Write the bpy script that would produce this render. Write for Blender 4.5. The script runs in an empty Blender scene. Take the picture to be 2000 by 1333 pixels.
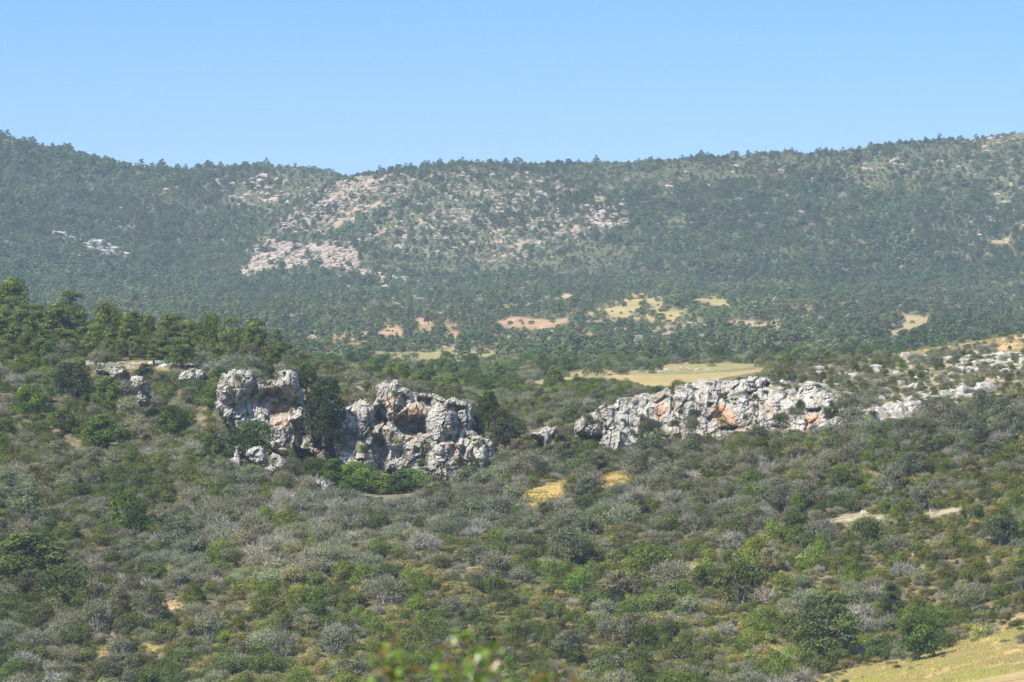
import bpy, bmesh, math, random
import numpy as np
from mathutils import Vector

# ------------------------------------------------------------------ camera, light, sky
F = 11430.0            # focal length in photo pixels (2000 px wide)
YH = 700.0             # eye level in photo rows
scene = bpy.context.scene
COL = scene.collection
PITCH = math.atan((YH - 666.5) / F)
cam_d = bpy.data.cameras.new("camera")
cam = bpy.data.objects.new("camera", cam_d)
COL.objects.link(cam)
cam_d.sensor_width = 36.0
cam_d.lens = 36.0 * F / 2000.0
cam_d.clip_start = 0.5
cam_d.clip_end = 30000.0
cam.location = (0, 0, 0)
cam.rotation_euler = (math.radians(90) + PITCH, 0, 0)
cam_d.dof.use_dof = True
cam_d.dof.focus_distance = 950.0
cam_d.dof.aperture_fstop = 7.5
scene.camera = cam

SUN_EL, SUN_AZ = math.radians(51), math.radians(-133)   # azimuth from +Y towards +X
sd = Vector((math.sin(SUN_AZ) * math.cos(SUN_EL), math.cos(SUN_AZ) * math.cos(SUN_EL), math.sin(SUN_EL)))
sun_d = bpy.data.lights.new("sun", 'SUN')
sun_d.energy = 5.0
sun_d.angle = math.radians(0.5)
sun_d.color = (1.0, 0.94, 0.84)
sun = bpy.data.objects.new("sun", sun_d)
COL.objects.link(sun)
sun.rotation_euler = (-sd).to_track_quat('-Z', 'Y').to_euler()
sun.location = (0, 0, 300)

world = bpy.data.worlds.new("World")
scene.world = world
world.use_nodes = True
nt = world.node_tree
nt.nodes.clear()
sky = nt.nodes.new('ShaderNodeTexSky')
sky.sky_type = 'NISHITA'
sky.sun_disc = False
sky.sun_elevation = SUN_EL
sky.sun_rotation = SUN_AZ
sky.altitude = 300
sky.air_density = 1.0
sky.dust_density = 0.3
sky.ozone_density = 2.5
tc = nt.nodes.new('ShaderNodeTexCoord')
sep = nt.nodes.new('ShaderNodeSeparateXYZ')
ramp = nt.nodes.new('ShaderNodeValToRGB')
ramp.color_ramp.elements[0].position = 0.0
ramp.color_ramp.elements[0].color = (0.37, 0.53, 0.94, 1)
ramp.color_ramp.elements[1].position = 0.35
ramp.color_ramp.elements[1].color = (0.95, 1.0, 1.05, 1)
e = ramp.color_ramp.elements.new(0.03)
e.color = (0.34, 0.505, 0.93, 1)
e = ramp.color_ramp.elements.new(0.062)
e.color = (0.25, 0.435, 0.89, 1)
e = ramp.color_ramp.elements.new(0.12)
e.color = (0.50, 0.66, 1.05, 1)
mul = nt.nodes.new('ShaderNodeMix')
mul.data_type = 'RGBA'
mul.blend_type = 'MULTIPLY'
mul.inputs[0].default_value = 1.0
bg = nt.nodes.new('ShaderNodeBackground')
bg.inputs['Strength'].default_value = 0.115
wo = nt.nodes.new('ShaderNodeOutputWorld')
L = nt.links.new
L(tc.outputs['Generated'], sep.inputs[0])
L(sep.outputs['Z'], ramp.inputs[0])
L(sky.outputs[0], mul.inputs[6])
L(ramp.outputs[0], mul.inputs[7])
L(mul.outputs[2], bg.inputs['Color'])
L(bg.outputs[0], wo.inputs['Surface'])
scene.view_settings.view_transform = 'Standard'
scene.view_settings.look = 'None'
scene.view_settings.exposure = 0.76
scene.view_settings.gamma = 1
scene.cycles.max_bounces = 5
scene.cycles.diffuse_bounces = 3
scene.cycles.glossy_bounces = 1
scene.cycles.transmission_bounces = 2
scene.cycles.volume_bounces = 1
scene.cycles.use_denoising = True
scene.cycles.denoiser = "OPENIMAGEDENOISE"
scene.cycles.denoising_input_passes = "RGB_ALBEDO_NORMAL"
scene.cycles.denoising_prefilter = "ACCURATE"
scene.cycles.use_light_tree = False

RNG = np.random.default_rng(7)
random.seed(7)

# ------------------------------------------------------------------ small maths
def proj(X, Y, Z):
    """world -> photo pixel"""
    c, s = math.cos(PITCH), math.sin(PITCH)
    fwd = Y * c + Z * s
    up = -Y * s + Z * c
    return 1000 + F * X / fwd, 666.5 - F * up / fwd

def at(px, py, d):
    """the world point at distance Y = d seen at photo pixel (px, py)"""
    c, s = math.cos(PITCH), math.sin(PITCH)
    a = (px - 1000) / F
    b = -(py - 666.5) / F
    dy = c - b * s
    dz = s + b * c
    return a * d / dy, d, dz * d / dy

def _hash(ix, iy, iz, seed):
    h = (ix.astype(np.int64) * 374761393 + iy.astype(np.int64) * 668265263 + iz.astype(np.int64) * 2147483647 + seed * 974711) & 0xFFFFFFFF
    h = ((h ^ (h >> 13)) * 1274126177) & 0xFFFFFFFF
    h = (h ^ (h >> 16)) & 0xFFFFFFFF
    h = (h * 2246822519) & 0xFFFFFFFF
    h = h ^ (h >> 15)
    return (h & 0xFFFFFF) / float(0xFFFFFF)

def vnoise(x, y, z=None, seed=0):
    x = np.asarray(x, float); y = np.asarray(y, float)
    z = np.zeros_like(x) if z is None else np.asarray(z, float)
    x0, y0, z0 = np.floor(x), np.floor(y), np.floor(z)
    fx, fy, fz = x - x0, y - y0, z - z0
    fx, fy, fz = [t * t * t * (t * (t * 6 - 15) + 10) for t in (fx, fy, fz)]
    r = 0
    for i in (0, 1):
        for j in (0, 1):
            for k in (0, 1):
                w = (fx if i else 1 - fx) * (fy if j else 1 - fy) * (fz if k else 1 - fz)
                r = r + w * _hash(x0 + i, y0 + j, z0 + k, seed)
    return r * 2 - 1

def fbm(x, y, z=None, oct=4, seed=0, gain=0.5):
    r, a, t = 0, 1.0, 0
    for o in range(oct):
        f = 2.03 ** o
        r = r + a * vnoise(x * f + 17.3 * o, y * f - 9.1 * o, None if z is None else z * f, seed + o)
        t += a
        a *= gain
    return r / t

def worley(x, y, seed=0):
    """distance to nearest and second nearest feature point, and the cell's own random number"""
    x0, y0 = np.floor(x), np.floor(y)
    f1 = np.full(x.shape, 9.0); f2 = np.full(x.shape, 9.0); cid = np.zeros(x.shape)
    z = np.zeros_like(x)
    for i in (-1, 0, 1):
        for j in (-1, 0, 1):
            cx, cy = x0 + i, y0 + j
            qx = cx + _hash(cx, cy, z, seed); qy = cy + _hash(cx, cy, z, seed + 5)
            dd = np.hypot(qx - x, qy - y)
            new = dd < f1
            f2 = np.where(new, f1, np.minimum(f2, dd))
            cid = np.where(new, _hash(cx, cy, z, seed + 9), cid)
            f1 = np.where(new, dd, f1)
    return f1, f2, cid

def in_poly(px, py, poly):
    px = np.asarray(px, float); py = np.asarray(py, float)
    r = np.zeros(px.shape, bool)
    n = len(poly)
    for i in range(n):
        x1, y1 = poly[i]; x2, y2 = poly[(i + 1) % n]
        if y1 == y2:
            continue
        c = ((y1 > py) != (y2 > py)) & (px < (x2 - x1) * (py - y1) / (y2 - y1) + x1)
        r ^= c
    return r

def sdist(px, py, poly):
    """signed distance to polygon, positive inside"""
    d = np.full(np.shape(px), 1e9)
    n = len(poly)
    for i in range(n):
        x1, y1 = poly[i]; x2, y2 = poly[(i + 1) % n]
        vx, vy = x2 - x1, y2 - y1
        t = np.clip(((px - x1) * vx + (py - y1) * vy) / (vx * vx + vy * vy + 1e-9), 0, 1)
        d = np.minimum(d, np.hypot(px - x1 - t * vx, py - y1 - t * vy))
    return np.where(in_poly(px, py, poly), d, -d)

def sstep(a, b, x):
    t = np.clip((x - a) / (b - a), 0, 1)
    return t * t * (3 - 2 * t)

# ------------------------------------------------------------------ terrain heights
PXC = np.array([0, 250, 400, 500, 620, 750, 1000, 1250, 1500, 1750, 2000], float)
#            0    250  400  500  620  750  1000 1250 1500 1750 2000
TAB = {
 560:  [1500,1500,1500,1500,1495,1490,1480,1460,1430,1390,1350],
 640:  [1450,1440,1435,1430,1425,1420,1410,1390,1365,1320,1255],
 685:  [1410,1400,1395,1390,1385,1380,1370,1350,1330,1280,1215],
 700:  [1380,1370,1365,1360,1355,1350,1340,1320,1295,1258,1190],
 728:  [1270,1260,1255,1250,1245,1240,1230,1205,1180,1145,1090],
 757:  [1150,1145,1140,1135,1130,1125,1110,1090,1070,1035,975],
 790:  [1050,1040,1037,1035,1025,1020,1000, 980, 960, 925, 875],
 818:  [ 975, 972, 950, 950, 965, 978, 945, 925, 900, 862, 822],
 842:  [ 935, 930, 900, 897, 935, 965, 930, 902, 883, 858, 812],
 857:  [ 905, 895, 870, 890, 930, 955, 912, 892, 875, 850, 803],
 869:  [ 872, 862, 825, 790, 795, 800, 900, 885, 868, 836, 792],
 880:  [ 840, 830, 790, 745, 750, 770, 880, 860, 845, 812, 775],
 900:  [ 790, 780, 745, 730, 742, 765, 850, 785, 752, 782, 752],
 925:  [ 735, 738, 722, 716, 735, 755, 828, 772, 742, 752, 724],
 950:  [ 692, 706, 706, 704, 725, 752, 812, 766, 732, 724, 694],
 980:  [ 655, 686, 695, 698, 722, 752, 800, 764, 727, 702, 664],
 1000: [ 635, 676, 692, 698, 724, 752, 795, 766, 726, 692, 650],
 1040: [ 650, 690, 702, 708, 732, 756, 786, 770, 735, 705, 662],
 1100: [ 700, 720, 726, 732, 748, 762, 780, 772, 755, 735, 705],
 1200: [ 720, 725, 732, 738, 752, 762, 771, 764, 758, 752, 742],
 1350: [ 725, 725, 732, 738, 746, 752, 757, 755, 755, 750, 745],
 1600: [ 720, 720, 722, 725, 728, 733, 730, 718, 714, 716, 720],
 1650: [ 715, 712, 714, 716, 720, 725, 722, 713, 709, 705, 705],
 1900: [ 690, 690, 690, 690, 694, 698, 700, 695, 690, 685, 685],
 2200: [ 670, 668, 668, 668, 670, 672, 675, 668, 660, 652, 655],
 2500: [ 640, 640, 640, 640, 640, 642, 640, 625, 620, 628, 632],
 2800: [ 610, 610, 610, 610, 606, 604, 600, 585, 590, 600, 605],
 3200: [ 590, 590, 592, 592, 586, 578, 570, 568, 570, 572, 575],
 3350: [ 572, 578, 582, 584, 570, 560, 545, 545, 545, 540, 540],
 3430: [ 545, 560, 572, 570, 545, 520, 495, 495, 490, 485, 480],
 3510: [ 505, 535, 560, 545, 500, 465, 445, 445, 435, 425, 415],
 3590: [ 465, 508, 545, 515, 452, 410, 398, 395, 382, 368, 352],
 3670: [ 425, 478, 528, 490, 405, 358, 346, 342, 330, 312, 290],
 3720: [ 400, 458, 512, 478, 385, 338, 328, 325, 313, 292, 266],
 3780: [ 372, 435, 490, 465, 388, 350, 342, 342, 335, 315, 295],
 3860: [ 330, 395, 440, 430, 385, 380, 380, 380, 370, 360, 350],
 3930: [ 295, 360, 385, 385, 370, 400, 405, 400, 390, 380, 370],
 3990: [ 271, 332, 338, 336, 345, 410, 420, 410, 400, 390, 380],
 4050: [ 290, 345, 350, 348, 370, 430, 440, 430, 420, 410, 400],
 4400: [ 450, 480, 480, 480, 500, 520, 520, 510, 500, 490, 480],
 9000: [ 690, 690, 690, 690, 690, 690, 690, 690, 690, 690, 690],
}
_ks = np.array(sorted(TAB), float)
_dd = np.arange(560, 9001, 2.0)
_pp = np.arange(-1400, 3401, 20.0)
_raw = np.zeros((len(_dd), len(_pp)))
_rows = []
for k in sorted(TAB):
    r = np.interp(_pp, PXC, TAB[k])
    lo, hi = _pp < 0, _pp > 2000
    sl = np.clip((TAB[k][0] - TAB[k][1]) / 250.0, -0.1, 0.1)
    sr = np.clip((TAB[k][-1] - TAB[k][-2]) / 250.0, -0.1, 0.1)
    r[lo] = TAB[k][0] + (-_pp[lo]) * sl * 0.4
    r[hi] = TAB[k][-1] + (_pp[hi] - 2000) * sr * 0.4
    # real skyline of the far crest, finer than the table's columns
    _rows.append(r)
_rows = np.array(_rows)
for j in range(len(_pp)):
    _raw[:, j] = np.interp(_dd, _ks, _rows[:, j])
def _gs(a, s, ax):
    n = int(3 * s) + 1
    k = np.exp(-0.5 * (np.arange(-n, n + 1) / s) ** 2); k /= k.sum()
    return np.apply_along_axis(lambda v: np.convolve(np.pad(v, n, mode='edge'), k, mode='valid'), ax, a)
_raw = _gs(_raw, 2.0, 1)
_n = _gs(_raw, 2.5, 0)
_f = _gs(_raw, 8.0, 0)
_w = sstep(1100, 1600, _dd)[:, None]
YP = _n * (1 - _w) + _f * _w

# finer shape of the skyline, as an offset in rows applied round the far crests
_sx = np.array([0, 60, 120, 200, 250, 330, 420, 470, 560, 640, 680, 760, 860, 940, 1050, 1180, 1280, 1420, 1540, 1640, 1740, 1830, 1900, 1960, 2000], float)
_sy = np.array([276, 291, 299, 321, 330, 337, 332, 328, 330, 336, 347, 335, 328, 325, 326, 322, 320, 313, 307, 300, 285, 275, 275, 262, 262], float)

def base_row(px, d):
    i = np.clip((np.asarray(d, float) - 560) / 2.0, 0, len(_dd) - 1.001)
    j = np.clip((np.asarray(px, float) + 1400) / 20.0, 0, len(_pp) - 1.001)
    i0 = i.astype(int); j0 = j.astype(int)
    fi, fj = i - i0, j - j0
    return (YP[i0, j0] * (1 - fi) * (1 - fj) + YP[i0 + 1, j0] * fi * (1 - fj)
            + YP[i0, j0 + 1] * (1 - fi) * fj + YP[i0 + 1, j0 + 1] * fi * fj)
_cr = {}
for nm, dcrest in (('a', 3720.0), ('b', 3990.0)):
    _cr[nm] = (dcrest, np.interp(_pp, _sx, _sy) - base_row(_pp, np.full(_pp.shape, dcrest)))

def height(X, Y):
    X = np.asarray(X, float); Y = np.asarray(Y, float)
    Ys = np.maximum(Y, 1.0)
    d = np.maximum(Y, 560.0)
    px = 1000 + F * X / np.maximum(Ys, 300.0)
    row = base_row(px, d)
    wa = np.exp(-((d - 3720) / 110.0) ** 2) * sstep(600, 700, px)
    wb = np.exp(-((d - 3990) / 110.0) ** 2) * (1 - sstep(640, 720, px))
    row = row + wa * np.interp(px, _pp, _cr['a'][1]) + wb * np.interp(px, _pp, _cr['b'][1])
    z = d * (YH - row) / F
    amp = np.interp(d, [560, 700, 850, 1200, 2000, 3400, 4100, 9000], [1.0, 0.55, 0.7, 1.2, 1.6, 3.2, 1.6, 10])
    wl = np.interp(d, [560, 1000, 2000, 4000, 9000], [18, 22, 45, 80, 300])
    z = z + amp * fbm(X / 22.0, Y / 22.0, oct=4, seed=3) * np.interp(d, [560, 1200, 3000], [1, 0.6, 0.25])
    z = z + amp * fbm(X / 75.0, Y / 75.0, oct=3, seed=11) * np.interp(d, [560, 1200, 3000], [0.4, 0.8, 1.0])
    gm_ = sstep(3350, 3430, d) * (1 - np.exp(-((d - 3720) / 45.0) ** 2)) * (1 - np.exp(-((d - 3990) / 45.0) ** 2))
    z = z + gm_ * 7.0 * (0.5 - np.abs(fbm(X / 95.0 + 0.25 * fbm(X / 40.0, Y / 60.0, oct=2, seed=17), Y / 420.0, oct=3, seed=15)) * 1.6)
    zn = np.interp(Y, [-400, -60, 0, 12, 24, 60, 200, 400, 560], [2.0, -1.4, -1.7, -2.0, -2.75, -8, -34, -47, 0])
    z56 = 560 * (YH - base_row(px, np.full(px.shape, 560.0))) / F
    w = sstep(300, 560, Y)
    zc = np.where(Y < 560, zn * (1 - w) + z56 * w, z)
    zc = np.where((Y < 560) & (Y > 400), np.minimum(zc, -38 + (Y - 560) * 0.02), zc)
    return np.where(Y < 560, zc + 0.25 * fbm(X / 9.0, Y / 9.0, oct=3, seed=5) * sstep(26, 80, np.abs(Y)), z)

# first ground hit seen through pixel (px, py)
_scan = np.concatenate([np.arange(600, 1100, 1.5), np.arange(1100, 2000, 4), np.arange(2000, 4060, 5)])
def ground_d(px, py, dmin=0, dmax=1e9):
    s = _scan[(_scan >= dmin) & (_scan <= dmax)]
    X = (px - 1000) / F * s
    z = height(X, s)
    _, rows = proj(X, s, z)
    hit = np.nonzero(rows <= py)[0]
    return float(s[hit[0]]) if len(hit) else float(s[-1])

# visibility table: lowest row seen so far
_vp = np.arange(-200, 2201, 10.0)
_VX = (_vp[None, :] - 1000) / F * _scan[:, None]
_, _VR = proj(_VX, _scan[:, None] + 0 * _VX, height(_VX, _scan[:, None] + 0 * _VX))
_VM = np.minimum.accumulate(_VR, axis=0)
def horizon_row(px, d):
    i = np.clip(np.searchsorted(_scan, d) - 1, 0, len(_scan) - 1)
    j = np.clip(((np.asarray(px) + 200) / 10.0).astype(int), 0, len(_vp) - 1)
    return _VM[i, j]

# ------------------------------------------------------------------ materials
def new_mat(name):
    m = bpy.data.materials.new(name)
    m.use_nodes = True
    n = m.node_tree
    n.nodes.clear()
    return m, n

def nmix(n, blend, fac, a, b):
    x = n.nodes.new('ShaderNodeMix'); x.data_type = 'RGBA'; x.blend_type = blend
    for k, v in ((0, fac), (6, a), (7, b)):
        if isinstance(v, (int, float)): x.inputs[k].default_value = v
        elif isinstance(v, tuple): x.inputs[k].default_value = (*v, 1)
        else: n.links.new(v, x.inputs[k])
    return x.outputs[2]

def nattr(n, name, typ='GEOMETRY'):
    a = n.nodes.new('ShaderNodeAttribute'); a.attribute_name = name; a.attribute_type = typ
    return a

def nnoise(n, scale, detail=4, rough=0.6, vec=None):
    t = n.nodes.new('ShaderNodeTexNoise'); t.inputs['Scale'].default_value = scale
    t.inputs['Detail'].default_value = detail; t.inputs['Roughness'].default_value = rough
    if vec is not None: n.links.new(vec, t.inputs['Vector'])
    return t

def nramp(n, fac, stops):
    r = n.nodes.new('ShaderNodeValToRGB')
    els = r.color_ramp.elements
    while len(els) < len(stops): els.new(0.5)
    for e_, (p, c) in zip(els, stops):
        e_.position = p; e_.color = (*c, 1) if len(c) == 3 else c
    n.links.new(fac, r.inputs[0])
    return r.outputs[0]

def foliage_mat(name, transl=0.28, spec=0.12, rough=0.6):
    m, n = new_mat(name)
    t = nattr(n, 'tint', 'INSTANCER'); v = nattr(n, 'v')
    h = nattr(n, 'hue')
    c = nmix(n, 'MULTIPLY', 1.0, t.outputs['Color'], v.outputs['Color'])
    c = nmix(n, 'MIX', h.outputs['Fac'], c, nmix(n, 'MULTIPLY', 1.0, c, (1.25, 1.12, 0.7)))
    p = n.nodes.new('ShaderNodeBsdfPrincipled')
    p.inputs['Roughness'].default_value = rough
    p.inputs['Specular IOR Level'].default_value = spec
    n.links.new(c, p.inputs['Base Color'])
    tr = n.nodes.new('ShaderNodeBsdfTranslucent')
    n.links.new(nmix(n, 'MULTIPLY', 1.0, c, (1.1, 1.25, 0.6)), tr.inputs['Color'])
    mx = n.nodes.new('ShaderNodeMixShader'); mx.inputs[0].default_value = transl
    n.links.new(p.outputs[0], mx.inputs[1]); n.links.new(tr.outputs[0], mx.inputs[2])
    o = n.nodes.new('ShaderNodeOutputMaterial'); n.links.new(mx.outputs[0], o.inputs['Surface'])
    return m

M_LEAF = foliage_mat('scrub_foliage')
M_NEEDLE = foliage_mat('pine_needles', 0.15, 0.2, 0.6)
M_NEARLEAF = foliage_mat('young_leaves', 0.4, 0.5, 0.35)

def bark_mat(name, col):
    m, n = new_mat(name)
    g = n.nodes.new('ShaderNodeNewGeometry')
    t = nnoise(n, 3.0, 3, 0.6, g.outputs['Position'])
    c = nramp(n, t.outputs['Fac'], [(0.3, tuple(x * 0.55 for x in col)), (0.7, tuple(x * 1.25 for x in col))])
    p = n.nodes.new('ShaderNodeBsdfPrincipled'); p.inputs['Roughness'].default_value = 0.9
    p.inputs['Specular IOR Level'].default_value = 0.15
    n.links.new(c, p.inputs['Base Color'])
    o = n.nodes.new('ShaderNodeOutputMaterial'); n.links.new(p.outputs[0], o.inputs['Surface'])
    return m
M_TWIG = bark_mat('bare_grey_twigs', (0.33, 0.31, 0.26))
M_BARK = bark_mat('tree_bark', (0.16, 0.125, 0.10))

def rock_mat(name, unit=1.0, warm=0.0):
    """weathered limestone: pale grey with darker lichen, rust stains where the mesh says so"""
    m, n = new_mat(name)
    g = n.nodes.new('ShaderNodeNewGeometry')
    pos = g.outputs['Position']
    t1 = nnoise(n, 0.22 / unit, 6, 0.68, pos)
    t2 = nnoise(n, 1.5 / unit, 5, 0.7, pos)
    base = nramp(n, t1.outputs['Fac'], [(0.28, (0.21, 0.198, 0.175)), (0.45, (0.35, 0.33, 0.29)), (0.62, (0.49, 0.465, 0.41))])
    base = nmix(n, 'MIX', warm, base, (0.345, 0.25, 0.20))
    fine = nramp(n, t2.outputs['Fac'], [(0.3, (0.46, 0.45, 0.43)), (0.5, (0.95, 0.95, 0.95)), (0.7, (1.2, 1.19, 1.16))])
    base = nmix(n, 'MULTIPLY', 1.0, base, fine)
    # dark water streaks running down
    mp = n.nodes.new('ShaderNodeMapping'); mp.inputs['Scale'].default_value = (1.0, 1.0, 0.12)
    n.links.new(pos, mp.inputs[0])
    t3 = nnoise(n, 0.9 / unit, 4, 0.6, mp.outputs[0])
    stk = nramp(n, t3.outputs['Fac'], [(0.36, (0.52, 0.51, 0.49)), (0.5, (1, 1, 1))])
    base = nmix(n, 'MULTIPLY', 0.7, base, stk)
    # rust
    st = nattr(n, 'stain')
    t4 = nnoise(n, 0.6 / unit, 4, 0.6, mp.outputs[0])
    rust = nramp(n, t4.outputs['Fac'], [(0.28, (0.33, 0.24, 0.17)), (0.5, (0.47, 0.275, 0.165)), (0.72, (0.50, 0.42, 0.34))])
    sm = n.nodes.new('ShaderNodeMath'); sm.operation = 'MULTIPLY_ADD'
    n.links.new(t2.outputs['Fac'], sm.inputs[0]); sm.inputs[1].default_value = 1.2; sm.inputs[2].default_value = -0.6
    sa = n.nodes.new('ShaderNodeMath'); sa.operation = 'ADD'; sa.use_clamp = True
    sb = n.nodes.new('ShaderNodeMath'); sb.operation = 'MULTIPLY'
    n.links.new(st.outputs['Fac'], sb.inputs[0]); sb.inputs[1].default_value = 1.0
    n.links.new(sm.outputs[0], sa.inputs[0]); n.links.new(sb.outputs[0], sa.inputs[1])
    sc_ = n.nodes.new('ShaderNodeMath'); sc_.operation = 'MULTIPLY'
    n.links.new(sa.outputs[0], sc_.inputs[0]); n.links.new(st.outputs['Fac'], sc_.inputs[1])
    base = nmix(n, 'MIX', sc_.outputs[0], base, rust)
    # growth on ledges
    gr = nattr(n, 'growth')
    base = nmix(n, 'MIX', gr.outputs['Fac'], base, (0.10, 0.105, 0.045))
    b = n.nodes.new('ShaderNodeBump'); b.inputs['Strength'].default_value = 0.65; b.inputs['Distance'].default_value = 0.35 * unit
    n.links.new(t2.outputs['Fac'], b.inputs['Height'])
    p = n.nodes.new('ShaderNodeBsdfPrincipled'); p.inputs['Roughness'].default_value = 0.92
    p.inputs['Specular IOR Level'].default_value = 0.15
    n.links.new(base, p.inputs['Base Color']); n.links.new(b.outputs[0], p.inputs['Normal'])
    o = n.nodes.new('ShaderNodeOutputMaterial'); n.links.new(p.outputs[0], o.inputs['Surface'])
    return m
M_ROCK = rock_mat('weathered_limestone')
M_ROCKF = rock_mat('pale_pink_limestone', 2.5, 0.62)

def ground_mat():
    m, n = new_mat('hillside_ground')
    g = n.nodes.new('ShaderNodeNewGeometry'); pos = g.outputs['Position']
    a = nattr(n, 'soil'); w = nattr(n, 'soil_amount')
    t1 = nnoise(n, 0.35, 5, 0.65, pos)
    t2 = nnoise(n, 2.2, 4, 0.7, pos)
    t0 = nnoise(n, 0.05, 4, 0.6, pos)
    base = nramp(n, t1.outputs['Fac'], [(0.3, (0.075, 0.072, 0.036)), (0.5, (0.15, 0.13, 0.07)), (0.66, (0.25, 0.205, 0.13)), (0.76, (0.36, 0.31, 0.24))])
    fine = nramp(n, t2.outputs['Fac'], [(0.3, (0.62, 0.64, 0.6)), (0.55, (1, 1, 1)), (0.75, (1.22, 1.18, 1.12))])
    base = nmix(n, 'MULTIPLY', 0.9, base, fine)
    soil = nmix(n, 'MULTIPLY', 0.85, a.outputs['Color'], fine)
    pat = nramp(n, t0.outputs['Fac'], [(0.35, (0.78, 0.9, 0.72)), (0.62, (1.12, 1.0, 0.98))])
    soil = nmix(n, 'MULTIPLY', 0.8, soil, pat)
    pt2 = nramp(n, t1.outputs['Fac'], [(0.35, (0.72, 0.82, 0.62)), (0.6, (1.05, 1.0, 1.0))])
    soil = nmix(n, 'MULTIPLY', 0.8, soil, pt2)
    mp = n.nodes.new('ShaderNodeMapping'); mp.inputs['Scale'].default_value = (0.05, 0.55, 0.3); mp.inputs['Rotation'].default_value = (0, 0, 0.25)
    n.links.new(pos, mp.inputs[0])
    t5 = nnoise(n, 1.0, 5, 0.7, mp.outputs[0])
    soil = nmix(n, 'MULTIPLY', 0.9, soil, nramp(n, t5.outputs['Fac'], [(0.34, (0.62, 0.68, 0.5)), (0.5, (1.0, 0.98, 0.94)), (0.66, (1.2, 1.16, 1.14))]))
    c = nmix(n, 'MIX', w.outputs['Fac'], base, soil)
    b = n.nodes.new('ShaderNodeBump'); b.inputs['Strength'].default_value = 0.6; b.inputs['Distance'].default_value = 0.25
    n.links.new(t2.outputs['Fac'], b.inputs['Height'])
    p = n.nodes.new('ShaderNodeBsdfPrincipled'); p.inputs['Roughness'].default_value = 0.95
    p.inputs['Specular IOR Level'].default_value = 0.1
    n.links.new(c, p.inputs['Base Color']); n.links.new(b.outputs[0], p.inputs['Normal'])
    o = n.nodes.new('ShaderNodeOutputMaterial'); n.links.new(p.outputs[0], o.inputs['Surface'])
    return m
M_GROUND = ground_mat()

# ------------------------------------------------------------------ mesh helpers
def mesh_from(name, V, Q, mats, attrs=None, mat_idx=None, smooth=False):
    """V (n,3); Q (m,4) quads or (m,3) tris"""
    me = bpy.data.meshes.new(name)
    V = np.asarray(V, np.float32); Q = np.asarray(Q, np.int32)
    k = Q.shape[1]
    me.vertices.add(len(V)); me.vertices.foreach_set('co', V.ravel())
    me.loops.add(Q.size); me.loops.foreach_set('vertex_index', Q.ravel())
    me.polygons.add(len(Q))
    me.polygons.foreach_set('loop_start', np.arange(0, Q.size, k, dtype=np.int32))
    if mat_idx is not None:
        me.polygons.foreach_set('material_index', np.asarray(mat_idx, np.int32))
    for m in mats: me.materials.append(m)
    for nm, (typ, dom, arr) in (attrs or {}).items():
        at_ = me.attributes.new(nm, typ, dom)
        if typ == 'FLOAT': at_.data.foreach_set('value', np.asarray(arr, np.float32).ravel())
        elif typ == 'FLOAT_COLOR': at_.data.foreach_set('color', np.asarray(arr, np.float32).ravel())
    me.update(calc_edges=True)
    if smooth: me.polygons.foreach_set('use_smooth', np.ones(len(Q), bool))
    else: me.polygons.foreach_set('use_smooth', np.zeros(len(Q), bool))
    me.validate()
    return me

def tag(o, label=None, cat=None, group=None, kind=None):
    if label: o['label'] = label
    if cat: o['category'] = cat
    if group: o['group'] = group
    if kind: o['kind'] = kind
    return o

def link(name, data, parent=None):
    o = bpy.data.objects.new(name, data); COL.objects.link(o)
    if parent: o.parent = parent
    return o

# ------------------------------------------------------------------ clearings, fields, bare soil (polygons in photo rows, laid on the ground)
STRAW, GREENISH, REDSOIL, SAND, YELLOW, TAN, PALEROCK = (0.40, 0.315, 0.16), (0.31, 0.275, 0.13), (0.42, 0.275, 0.185), (0.43, 0.335, 0.215), (0.37, 0.295, 0.12), (0.38, 0.30, 0.18), (0.40, 0.35, 0.28)
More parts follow.
